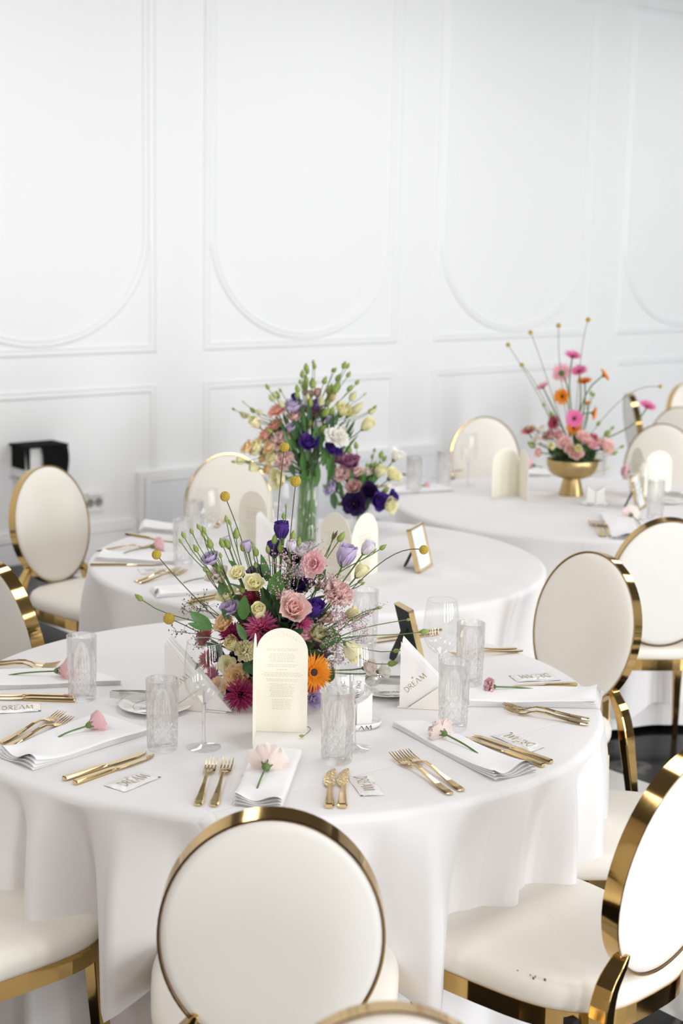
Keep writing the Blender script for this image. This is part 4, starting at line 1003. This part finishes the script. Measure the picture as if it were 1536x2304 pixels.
    def filler(s, n, r, zlo, zhi, L, m=None, c=None):
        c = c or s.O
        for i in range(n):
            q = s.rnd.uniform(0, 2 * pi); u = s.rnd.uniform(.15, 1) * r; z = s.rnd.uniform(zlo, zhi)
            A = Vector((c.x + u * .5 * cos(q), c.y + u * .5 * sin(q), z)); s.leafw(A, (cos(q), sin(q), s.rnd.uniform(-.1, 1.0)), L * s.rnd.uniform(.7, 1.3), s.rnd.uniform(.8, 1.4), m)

# ------------------------------------------------------------------ centre bouquet of the nearest table
b1 = at(622, 1572); A1 = Arr('flower_arrangement', 'large mixed bouquet of lisianthus, dahlias and buds in the middle of the nearest table', 'flowers', (b1.x, b1.y, ZC), (b1.x, b1.y, .80), b1.y, 'flower arrangements')
b = MB(); b.lathe([(.0003, .0), (.055, .0), (.062, .006), (.092, .045), (.100, .075), (.097, .076), (.088, .048), (.055, .012), (.0003, .010)], 40); b.obj('bowl', M_BRASS, A1.r)
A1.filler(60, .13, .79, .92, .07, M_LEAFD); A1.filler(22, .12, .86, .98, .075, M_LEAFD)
c1 = lambda X, Y: (280 + X / 2.56, 1120 + Y / 2.56)
def f1(kind, X, Y, R, col, dy=0, **k): return A1.flower(kind, *c1(X, Y), R * 1.12 / 2.56, col, dy, **k)
for a in [('cup', 905, 183, 50, 'purple', -.0, dict(cam=.1)), ('cup', 860, 290, 46, 'purple', .02, dict(cam=.2)), ('half', 965, 350, 66, 'darkpurple', .02, {}), ('carn', 765, 425, 60, 'violet', .02, {}),
          ('half', 985, 510, 82, 'darkpurple', .03, {}), ('cup', 1095, 640, 56, 'purple', -.05, dict(cam=.2)), ('half', 945, 725, 50, 'darkpurple', -.03, {}), ('open', 655, 945, 78, 'darkpurple', -.04, {}), ('half', 540, 900, 50, 'darkpurple', .0, {}),
          ('open', 690, 1010, 70, 'darkpurple', -.03, {}), ('open', 620, 1100, 70, 'darkpurple', .0, {}),
          ('cup', 705, 278, 34, 'lilac', .0, dict(cam=.2)), ('half', 500, 355, 50, 'lilac', -.0, {}), ('cup', 1275, 328, 64, 'lilac', .0, dict(face=(.25, -.25, .85), cam=0)), ('half', 1018, 312, 50, 'palelilac', .0, {}), ('cup', 1400, 285, 42, 'palelilac', .0, dict(cam=.1)),
          ('half', 612, 640, 52, 'lilac', -.03, {}), ('half', 1090, 1160, 46, 'lilac', -.08, dict(face=(.4, -.8, .1))), ('cup', 958, 276, 34, 'palelilac', -.02, dict(cam=.1)), ('cup', 590, 255, 34, 'palelilac', .03, dict(cam=.1)), ('half', 1010, 430, 46, 'palelilac', -.01, {}),
          ('half', 650, 440, 44, 'cream', -.03, dict(cam=.9)), ('half', 748, 497, 52, 'cream', -.04, dict(cam=1.2)), ('half', 540, 455, 64, 'blush', .02, {}), ('half', 595, 570, 58, 'cream', .01, {}), ('cup', 775, 655, 48, 'cream', -.07, dict(cam=.6)),
          ('cup', 622, 845, 48, 'cream', -.07, dict(face=(-.3, -.6, .6))), ('carn', 692, 880, 55, 'cream', -.09, dict(cam=1.6)), ('half', 575, 725, 54, 'peach', -.04, {}), ('half', 1112, 790, 58, 'cream', -.02, {}), ('cup', 1305, 675, 44, 'cream', .02, dict(face=(.7, -.2, .5))),
          ('cup', 1312, 885, 58, 'cream', -.07, dict(face=(.55, -.5, -.55))), ('cup', 1362, 420, 42, 'cream', .0, dict(cam=.1)), ('half', 1490, 995, 44, 'white', .03, dict(face=(.8, -.3, .3))), ('half', 1405, 975, 48, 'blush', .03, dict(face=(.6, -.5, .3))),
          ('open', 1090, 380, 70, 'pink', -.05, dict(face=(-.45, -.85, .35))), ('half', 975, 640, 80, 'palepink', -.08, dict(cam=1.0)), ('open', 945, 580, 45, 'palepink', -.06, dict(cam=1.0)), ('carn', 1232, 540, 88, 'palepink', -.02, {}), ('half', 1150, 690, 48, 'palepink', .0, {}), ('half', 1018, 800, 64, 'pink', -.03, {}), ('open', 645, 1030, 66, 'peach', -.08, dict(cam=2)),
          ('open', 590, 960, 50, 'cream', -.06, dict(cam=2)), ('open', 545, 1080, 46, 'peach', -.07, dict(cam=2)),
          ('dahlia', 725, 580, 76, 'crimson', -.0, {}), ('dahlia', 620, 790, 84, 'magenta', -.05, dict(cam=.8)), ('dahlia', 462, 805, 66, 'rosered', -.0, {}), ('dahlia', 790, 755, 108, 'hotpink', -.06, dict(cam=.9)), ('dahlia', 480, 930, 66, 'rosered', -.01, {}),
          ('dahlia', 668, 1150, 96, 'magenta', -.10, dict(face=(-.1, -.9, .25))), ('dahlia', 512, 1025, 62, 'hotpink', -.03, {}), ('dahlia', 1022, 715, 66, 'hotpink', -.04, {}), ('dahlia', 1085, 1090, 50, 'hotpink', -.07, dict(face=(.5, -.8, .1))), ('dahlia', 1120, 880, 70, 'mauve', -.0, {}), ('dahlia', 860, 850, 90, 'magenta', .0, {}),
          ('gerb', 1088, 1005, 112, 'orange', -.10, dict(face=(.42, -.88, .2)))]:
    f1(*a[:6], **a[6])
O1 = A1.O
for X, Y, L, to in [(80, 572, 58, (560, 780, -.02)), (338, 212, 44, (600, 560, 0)), (320, 248, 34, (600, 560, 0)), (385, 190, 40, (610, 560, 0)), (425, 165, 40, (620, 540, 0)), (455, 180, 46, (620, 540, 0)), (452, 205, 44, (620, 540, 0)), (490, 258, 70, (630, 560, 0)), (408, 290, 52, (600, 580, 0)),
                    (585, 118, 42, (700, 520, 0)), (605, 140, 36, (700, 520, 0)), (643, 203, 66, (710, 520, 0)), (560, 258, 62, (700, 560, 0)), (590, 260, 60, (700, 560, 0)), (500, 350, 60, (640, 620, -.03)), (540, 405, 52, (640, 640, -.03)), (460, 410, 36, (600, 620, 0)), (552, 330, 36, (650, 600, 0)), (480, 432, 40, (600, 640, -.02)),
                    (735, 268, 40, (800, 560, 0)), (755, 308, 60, (800, 560, 0)), (680, 280, 60, (760, 560, 0)), (825, 295, 52, (840, 600, 0)), (865, 235, 64, (860, 600, 0)), (898, 285, 70, (880, 600, 0)), (930, 45, 30, (890, 500, 0)), (915, 103, 40, (890, 500, 0)), (970, 215, 60, (920, 600, 0)), (1005, 252, 56, (930, 600, 0)), (950, 280, 66, (910, 600, -.01)),
                    (1250, 222, 70, (1090, 480, 0)), (1490, 283, 50, (1200, 460, 0)), (1440, 303, 34, (1200, 460, 0)), (1457, 633, 34, (1150, 740, 0)), (1360, 480, 40, (1200, 560, 0)), (1375, 492, 30, (1200, 560, 0)), (575, 748, 34, (620, 900, -.05)), (1115, 505, 66, (1020, 700, 0)), (675, 525, 60, (760, 760, -.04)), (755, 385, 44, (820, 640, 0)), (1105, 1075, 50, (980, 1000, -.08)), (965, 440, 40, (930, 640, -.03))]:
    A1.bud(*c1(X, Y), L / 2.56, 0, M_BUD, (*c1(to[0], to[1]), to[2]), fat=1.0 if L > 35 else .9)
A1.bud(*c1(1215, 212), 60 / 2.56, 0, M_STEMB, (*c1(1090, 480), 0), fat=.5); A1.bud(*c1(1200, 216), 50 / 2.56, 0, M_STEMB, (*c1(1090, 480), 0), fat=.4)
c3 = lambda X, Y: (760 + X / 2.844, 1180 + Y / 2.844)
for X, Y, L in [(555, 685, 62), (455, 608, 34), (378, 808, 50), (355, 888, 72), (268, 533, 36)]:
    A1.bud(*c3(X, Y), L / 2.844, -.02 if Y < 800 else .0, M_BUD, (*c1(1180, 830), -.02), dirpx=(20, -3))
for px, py, r, dy, via in [(506, 1117, 11, .02, (560, 1245, .02)), (352, 1248, 10.5, -.02, (420, 1330, -.02)), (380, 1392, 12.5, -.04, (430, 1410, -.04)), (640, 1006, 10.5, .02, (615, 1200, .02)), (665, 1083, 12, -.03, (650, 1230, -.03)), (953, 1237, 10, -.02, (860, 1222, -.02))]:
    A1.craspedia(px, py, r, dy, via)
for a, t, dy, w, m in [((500, 755), (375, 655), -.05, 1.1, M_LEAF), ((500, 755), (365, 725), -.06, .8, M_LEAF), ((680, 700), (700, 560), -.07, 1.3, M_LEAF), ((700, 820), (640, 720), -.08, 1.0, M_LEAF), ((860, 560), (890, 420), -.05, 1.6, M_LEAF), ((1235, 840), (1190, 740), -.05, 1.2, M_LEAF), ((1125, 860), (1240, 790), -.05, 1.0, M_LEAF),
                       ((600, 700), (560, 640), -.05, 1.2, M_LEAFD), ((1120, 480), (1150, 410), -.02, 1.3, M_LEAF), ((820, 480), (800, 330), .0, .8, M_LEAF), ((900, 620), (830, 440), .0, .9, M_LEAF), ((1180, 1060), (1200, 980), -.05, 1.3, M_LEAFD), ((560, 560), (545, 500), -.02, 1.4, M_LEAFD), ((650, 400), (600, 360), .0, 1.0, M_LEAF), ((690, 1000), (720, 920), -.09, 1.2, M_LEAFD), ((930, 700), (880, 560), -.03, 1.2, M_LEAFD), ((830, 700), (790, 560), -.03, 1.2, M_LEAFD), ((540, 880), (470, 830), -.04, 1.1, M_LEAFD), ((1060, 900), (1150, 880), -.04, 1.1, M_LEAFD), ((1100, 1030), (1195, 1000), -.06, 1.2, M_LEAFD)]:
    A1.leaf(c1(*a), c1(*t), dy, w, m)
for a, t, dy, dn in [((1000, 850), (1340, 690), -.03, 1), ((1020, 860), (1250, 700), -.06, 1.1), ((1040, 880), (1430, 660), -.02, .8), ((1000, 840), (1200, 660), -.02, 1.1), ((1060, 900), (1380, 800), -.05, .8), ((1060, 920), (1230, 900), -.06, 1), ((930, 600), (960, 370), -.06, 1), ((980, 640), (930, 400), -.05, 1), ((1000, 640), (1080, 480), -.04, .9), ((1000, 620), (1170, 500), -.03, 1), ((930, 620), (920, 560), -.08, .9), ((940, 500), (1070, 270), .0, .7), ((1060, 900), (1200, 960), -.02, .9)]:
    A1.sprig(c1(*a), c1(*t), dy, dn, dy0=-.02)
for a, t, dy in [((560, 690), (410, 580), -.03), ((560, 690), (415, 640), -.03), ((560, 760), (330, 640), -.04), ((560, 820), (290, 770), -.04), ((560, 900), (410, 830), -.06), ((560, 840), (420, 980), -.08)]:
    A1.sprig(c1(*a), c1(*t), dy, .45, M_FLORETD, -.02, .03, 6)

# ------------------------------------------------------------------ tall vase bouquet on the middle table
vb = at(688, 1226); R_V = .041; HV = .232
vs_ = thing('glass_vase', 'clear cylinder glass vase with water, behind the large bouquet', 'vase', (vb.x, vb.y, ZC), 0, 'glass vases')
b = MB(); b.lathe([(R_V, .002), (R_V, HV), (R_V - .0018, HV), (R_V - .0018, .012), (.0003, .011)], 40); b.lathe([(.0003, 0), (R_V - .001, 0), (R_V, .002)], 40); b.obj('cylinder', M_THIN, vs_)
b = MB(); b.lathe([(.0003, .0115), (R_V - .0022, .0125), (R_V - .0022, .135), (.0003, .135)], 40); b.obj('water', M_WATER, vs_)
A2 = Arr('lisianthus_bouquet', 'tall bouquet of pastel lisianthus standing in the glass vase', 'flowers', (vb.x, vb.y, ZC + .014), (vb.x, vb.y, .75 + HV + .01), vb.y, 'flower arrangements')
for i in range(30):
    q = random.uniform(0, 6.28); r0, r1 = random.uniform(.012, .033), random.uniform(.010, .035); q2 = q + random.uniform(.3, 1.6)
    b = MB(); b.tube([(r0 * cos(q), r0 * sin(q), .0), ((r0 * cos(q) + r1 * cos(q2)) * .55, (r0 * sin(q) + r1 * sin(q2)) * .55, .11), (r1 * cos(q2), r1 * sin(q2), HV + .0)], .0032, 6); b.obj('stem', M_STEMV, A2.r)
c6 = lambda X, Y: (480 + X / 3.072, 780 + Y / 3.072)
def f2(arr, kind, X, Y, R, col, dy=0, **k): return arr.flower(kind, *c6(X, Y), R * 1.18 / 3.072, col, dy, **k)
for a in [('open', 440, 445, 58, 'salmon', .0), ('open', 385, 590, 55, 'salmon', .02), ('carn', 455, 640, 62, 'palepink', -.03), ('carn', 485, 780, 62, 'palepink', -.05), ('half', 560, 490, 46, 'palepink', .0), ('open', 430, 540, 50, 'salmon', .0), ('half', 660, 335, 40, 'dustypink', .03), ('half', 365, 610, 40, 'salmon', .0),
          ('half', 550, 415, 60, 'lilac', .0), ('half', 705, 410, 46, 'violet', .0), ('cup', 545, 570, 38, 'lilac', -.03), ('cup', 805, 525, 36, 'lilac', -.02), ('cup', 720, 545, 34, 'palelilac', -.02), ('half', 660, 670, 58, 'purple', -.06), ('half', 820, 708, 56, 'purple', -.05), ('cup', 570, 360, 34, 'purple', .02), ('half', 690, 460, 50, 'mauve', .02),
          ('open', 848, 622, 76, 'white', -.06), ('half', 895, 440, 58, 'cream', .0), ('cup', 1065, 540, 46, 'cream', .0), ('cup', 288, 525, 40, 'cream', .0), ('half', 300, 700, 54, 'cream', .0), ('half', 240, 700, 44, 'peach', .0), ('half', 400, 695, 50, 'peach', -.02), ('half', 415, 770, 50, 'cream', -.03), ('half', 455, 912, 64, 'cream', -.04), ('cup', 280, 838, 34, 'cream', .0), ('cup', 190, 790, 30, 'cream', .02), ('cup', 385, 850, 36, 'peach', .0), ('cup', 815, 345, 34, 'peach', .02), ('cup', 720, 318, 30, 'dustypink', .02), ('cup', 800, 300, 30, 'cream', .02), ('half', 610, 440, 40, 'lilac', .04), ('half', 760, 480, 42, 'violet', .05), ('half', 620, 560, 44, 'mauve', .05), ('half', 780, 600, 40, 'palelilac', .04), ('half', 510, 700, 44, 'cream', .03), ('half', 340, 640, 44, 'cream', .03), ('half', 350, 770, 40, 'peach', .03), ('half', 940, 460, 40, 'cream', .02)]:
    f2(A2, *a, sm=M_STEMD)
for X, Y, L in [(690, 105, 36), (697, 130, 50), (640, 140, 60), (615, 185, 60), (650, 165, 50), (632, 262, 80), (685, 250, 80), (640, 225, 60), (580, 288, 60), (577, 330, 60), (650, 350, 60), (668, 385, 70), (710, 480, 60), (760, 570, 90), (598, 240, 40), (770, 230, 60), (825, 160, 34), (840, 160, 40), (865, 212, 66), (905, 125, 60), (930, 130, 44), (935, 190, 50), (945, 285, 60), (965, 340, 80), (995, 245, 46), (1000, 420, 100), (1050, 325, 34), (1100, 440, 72), (1118, 415, 34), (810, 290, 80), (852, 280, 90), (780, 450, 80), (820, 440, 70), (790, 390, 60), (745, 380, 90), (735, 420, 70), (670, 530, 60), (372, 275, 46), (461, 300, 34), (400, 352, 60), (440, 330, 60), (420, 330, 50), (465, 390, 70), (205, 468, 70), (268, 437, 52), (315, 450, 60), (206, 380, 30), (137, 430, 30), (240, 470, 40), (595, 380, 60), (385, 580, 50), (330, 600, 36), (280, 740, 46), (240, 800, 50), (135, 795, 34), (525, 920, 40), (560, 610, 40), (900, 570, 50)]:
    A2.bud(*c6(X, Y), L / 3.072, random.uniform(-.05, .05), M_BUD if Y < 300 or random.random() < .6 else M_BUDP, (vb.x * 0 + 480 + (650 + (X - 650) * .45) / 3.072, 780 + (Y + (700 - Y) * .45) / 3.072, 0), fat=1.1, sm=M_STEM)
for i in range(60):
    X, Y = random.uniform(540, 840), random.uniform(560, 930); x2 = X + (X - 680) * .25 + random.uniform(-30, 30)
    A2.leaf(c6(X, Y + 60), c6(x2, Y - 60 - random.uniform(0, 40)), random.uniform(-.06, .05), random.uniform(.45, .85), M_LEAF if random.random() < .55 else M_LEAFD)
for i in range(18):
    X, Y = random.uniform(420, 900), random.uniform(440, 640)
    A2.leaf(c6(680 + (X - 680) * .8, Y + 90), c6(X, Y - 20), random.uniform(-.02, .06), .6, M_LEAF)
for i in range(46):
    q = random.uniform(-1, 1); X = 680 + q * 330; Y = 330 + abs(q) * 190 + random.uniform(0, 160)
    A2.leaf(c6(680 + (X - 680) * .72, Y + 150), c6(X, Y), random.uniform(-.05, .07), random.uniform(.16, .4), M_LEAF if random.random() < .5 else M_LEAFD)
# second bouquet behind it
vb2 = at(812, 1192); v2 = thing('glass_vase', 'clear glass vase hidden behind the open menu card', 'vase', (vb2.x, vb2.y, ZC), 0, 'glass vases')
b = MB(); b.lathe([(.038, .002), (.038, .10), (.0365, .10), (.0365, .012), (.0003, .011)], 32); b.lathe([(.0003, 0), (.037, 0), (.038, .002)], 32); b.obj('cylinder', M_THIN, v2)
A3 = Arr('lisianthus_bouquet', 'smaller bouquet with mauve and purple blooms right of the tall vase', 'flowers', (vb2.x, vb2.y, ZC + .014), (vb2.x, vb2.y, .845), vb2.y, 'flower arrangements')
for i in range(8):
    q = i * .8; b = MB(); b.tube([(.02 * cos(q), .02 * sin(q), 0), (.026 * cos(q + 2), .026 * sin(q + 2), .10)], .003, 6); b.obj('stem', M_STEMV, A3.r)
for a in [('half', 878, 782, 50, 'mauve', .0), ('half', 948, 808, 60, 'mauve', -.03), ('carn', 880, 872, 54, 'palepink', -.04), ('half', 985, 870, 42, 'palepink', -.02), ('half', 968, 972, 46, 'dustypink', -.05), ('half', 1058, 870, 36, 'blush', .0), ('half', 1075, 1000, 52, 'darkpurple', -.04), ('half', 1140, 1070, 58, 'purple', -.05), ('open', 975, 1085, 72, 'darkpurple', -.06), ('half', 1235, 1040, 44, 'purple', -.01), ('half', 812, 985, 46, 'lilac', -.03), ('half', 1265, 757, 48, 'white', .0), ('half', 1240, 890, 52, 'cream', .0), ('cup', 1150, 860, 42, 'cream', -.02), ('half', 1215, 1098, 52, 'cream', -.04), ('half', 960, 920, 46, 'mauve', .0), ('half', 1030, 1060, 50, 'darkpurple', .0)]:
    f2(A3, *a, sm=M_STEMD)
for X, Y, L in [(985, 680, 56), (935, 705, 70), (1113, 713, 34), (1160, 742, 60), (1182, 772, 50), (1115, 815, 60), (1080, 830, 56), (1040, 930, 70), (1125, 965, 44), (805, 875, 60), (835, 820, 50), (770, 965, 46), (1195, 990, 60), (1097, 757, 36), (865, 1085, 50), (1020, 870, 46), (1060, 815, 34)]:
    A3.bud(*c6(X, Y), L / 3.072, random.uniform(-.04, .03), M_BUD, None, fat=1.1)
for i in range(34):
    X, Y = random.uniform(830, 1130), random.uniform(820, 1110); A3.leaf(c6(X, Y + 60), c6(X + (X - 960) * .3, Y - 50), random.uniform(-.04, .06), random.uniform(.5, 1.1), M_LEAF if random.random() < .5 else M_LEAFD)

# ------------------------------------------------------------------ brass bowl arrangement on the far table
b3 = at(1284, 1113)
bw = thing('footed_bowl', 'brass footed bowl on the far table', 'bowl', (b3.x, b3.y, ZC))
b = MB(); b.lathe([(.108, .152), (.1095, .150), (.107, .128), (.098, .102), (.080, .084), (.055, .074), (.036, .070), (.036, .066), (.052, .0), (.0003, .0)], 56); b.lathe([(.108, .152), (.104, .148), (.098, .118), (.075, .092), (.0003, .082)], 56); b.obj('cup', M_BRASS, bw)
b = MB(); b.lathe([(.0362, .070), (.037, .067), (.053, .002), (.053, .0)], 48); b.obj('foot', M_BRASS, bw)
A4 = Arr('gerbera_arrangement', 'airy gerbera arrangement in the brass bowl on the far table', 'flowers', (b3.x, b3.y, ZC + .085), (b3.x, b3.y, .90), b3.y, 'flower arrangements')
c7 = lambda X, Y: (960 + X / 2.667, 700 + Y / 2.667)
_b = MB(); _b.lathe([(.0003, 0), (.055, .005), (.088, .03), (.098, .06), (.07, .078), (.0003, .085)], 24); _b.obj('floral_foam', mat('foam_green', (.02, .045, .015), .9), A4.r)
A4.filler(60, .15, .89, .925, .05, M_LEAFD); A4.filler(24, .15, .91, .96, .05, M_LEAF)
def f4(kind, X, Y, R, col, dy=0, **k): return A4.flower(kind, *c7(X, Y), R / 2.667, col, dy, **k)
for a in [('gerb', 875, 270, 62, 'gerbpink', 0, dict(face=(.12, -.35, .9))), ('gerb', 808, 372, 70, 'gerbpale', .03, dict(face=(-.1, .95, .15))), ('gerb', 912, 362, 62, 'gerbpink', -.03, dict(face=(-.25, -.45, .85))), ('gerb', 945, 425, 56, 'orange', 0, dict(face=(-.2, -.25, .95))), ('gerb', 1062, 385, 52, 'orange', 0, dict(face=(.75, -.25, .55))), ('gerb', 812, 512, 60, 'orange', -.05, dict(face=(-.5, -.85, .05))), ('gerb', 695, 455, 54, 'gerbpale', 0, dict(face=(-.45, -.15, .85))), ('gerb', 882, 645, 66, 'gerbpink', -.08, dict(face=(.05, -.97, .2))),
          ('gerb', 765, 670, 56, 'crimson', -.04, dict(face=(-.75, -.6, .2))), ('gerb', 998, 612, 52, 'orange', 0, dict(face=(.9, -.35, -.1))), ('gerb', 880, 705, 60, 'orange', -.03, dict(face=(0, -.8, .6))), ('gerb', 962, 555, 30, 'orange', .05, dict(face=(-.1, .5, .8))), ('gerb', 1322, 572, 66, 'gerbpink', 0, dict(face=(.25, -.35, .88))), ('gerb', 612, 722, 60, 'rosered', -.02, dict(face=(-.3, -.3, .9))),
          ('half', 825, 792, 44, 'palepink', -.07, {}), ('half', 895, 855, 44, 'palepink', -.10, {}), ('half', 985, 800, 38, 'pink', -.06, {}), ('half', 1078, 815, 50, 'palepink', -.04, {}), ('half', 1035, 792, 34, 'palepink', -.04, {}), ('half', 735, 750, 40, 'dustypink', -.03, {}), ('half', 935, 760, 44, 'palepink', -.06, {}), ('half', 688, 716, 32, 'white', -.02, {}), ('half', 660, 780, 36, 'white', -.04, {}), ('cup', 750, 812, 28, 'cream', -.09, {}), ('cup', 905, 828, 30, 'cream', -.12, {}), ('half', 672, 850, 30, 'palepink', -.06, {}), ('half', 1000, 775, 40, 'rosered', -.03, {}), ('half', 790, 745, 34, 'pink', -.04, {}), ('half', 860, 830, 36, 'palepink', -.09, {})]:
    f4(*a[:6], **a[6])
for px, py, r, via in [(487, 202, 13, (640, 440, 0)), (570, 323, 13, (660, 420, 0)), (622, 128, 13, (690, 300, 0)), (790, 87, 14, (782, 300, 0)), (967, 52, 14, (920, 200, 0)), (1400, 452, 11, (1180, 440, 0))]:
    A4.craspedia(*c7(px, py), r / 2.667, 0, (*c7(via[0], via[1]), 0), M_STEMB)
for X, Y, L in [(1032, 672, 40), (1085, 730, 56), (1115, 700, 30), (1172, 812, 30), (1130, 850, 40), (625, 800, 60), (600, 700, 30), (640, 700, 34), (745, 615, 40), (700, 560, 34), (795, 910, 44), (1000, 500, 30), (985, 490, 30)]:
    A4.bud(*c7(X, Y), L / 2.667, -.03, M_BUD, None, fat=1.1)

# ------------------------------------------------------------------ single blooms lying on the napkins
def lay(kind, head, end, rpx, col, label, hz=.020, pitch=0.0, zs=1.0):
    Hd, E_ = at(*head, z=.75 + hz), at(*end, z=.75 + .014)
    dep = (Hd - CAM).dot(FW); r = rpx * dep / F_PX / HALF[kind]; d = (Hd - E_); d.z += pitch * d.length; d.normalize()
    t = thing('cut_rose', label, 'flower', (E_.x, E_.y, ZC + .012), 0, 'single blooms on the napkins'); B = Hd - d * r * .35; L = Vector((E_.x, E_.y, ZC + .012))
    M = Matrix.Translation(B - L) @ face_dir(d, random.uniform(0, 6)) @ Matrix.Diagonal((r, r, r * zs, 1))
    o = mk('bloom', random.choice(MESH[kind]), PET[col], t, M); mk('calyx', CALYX, M_STEM, o, Matrix.Translation((0, 0, -.12)))
    if kind == 'open': mk('stamens', STAM, M_STAMEN, o)
    b = MB(); Q = B - L - d * r * .25; b.tube(bez(Q, Q - d * .02, Q * .4 + Vector((0, 0, .006)), Vector((0, 0, .001)), 8), .0019, 6); b.obj('stem', M_STEM, t)
lay('open', (602, 1716), (578, 1774), 46, 'blush', 'ruffled pale pink bloom facing away on the napkin in front of the menu', .026)
lay('half', (212, 1627), (131, 1658), 27, 'pink', 'pink rose with curved stem on the napkin at left', .026)
lay('half', (144, 1508), (18, 1519), 27, 'pink', 'pink rose at far left with long straight stem', .028)
lay('carn', (990, 1645), (1075, 1695), 30, 'blush', 'pale carnation-like bloom on the napkin at right front', .026)
lay('carn', (1102, 1544), (1211, 1552), 20, 'pink', 'small pink bloom on the napkin near the right rim', .024)
lay('half', (352, 1228), (278, 1244), 19, 'pink', 'pink rose on the left of the middle table', .026)
lay('half', (480, 1296), (412, 1311), 20, 'blush', 'pale rose on the front left of the middle table behind the bouquet', .024)
lay('open', (1418, 1157), (1440, 1180), 21, 'blush', 'pale pink bloom on the napkin before the far white chair', .022)
lay('half', (1195, 1046), (1220, 1052), 13, 'pink', 'pink bloom between the cream menu and the brass bowl', .02)
lay('carn', (1408, 1060), (1440, 1066), 16, 'pink', 'pink bloom left of the white arched menu at far right', .02)
lay('half', (957, 1093), (930, 1096), 10, 'pink', 'pink bloom by the tumblers at the left of the far table', .018)
fb = thing('fallen_bud', 'tiny green bud fallen beside the menu card', 'bud', tuple(at(683, 1660)[:2]) + (ZC,)); mk('bud', BUDS[0], M_BUD, fb, Matrix.Translation((0, 0, .004)) @ face_dir((-.7, -.6, .2)) @ Matrix.Diagonal((.012, .012, .014, 1)))
b = MB(); b.tube(bez((0, 0, .004), (.012, .01, .01), (.02, .03, .012), (.006, .045, .010), 8), .0008, 5); b.obj('stem', M_STEM, fb)
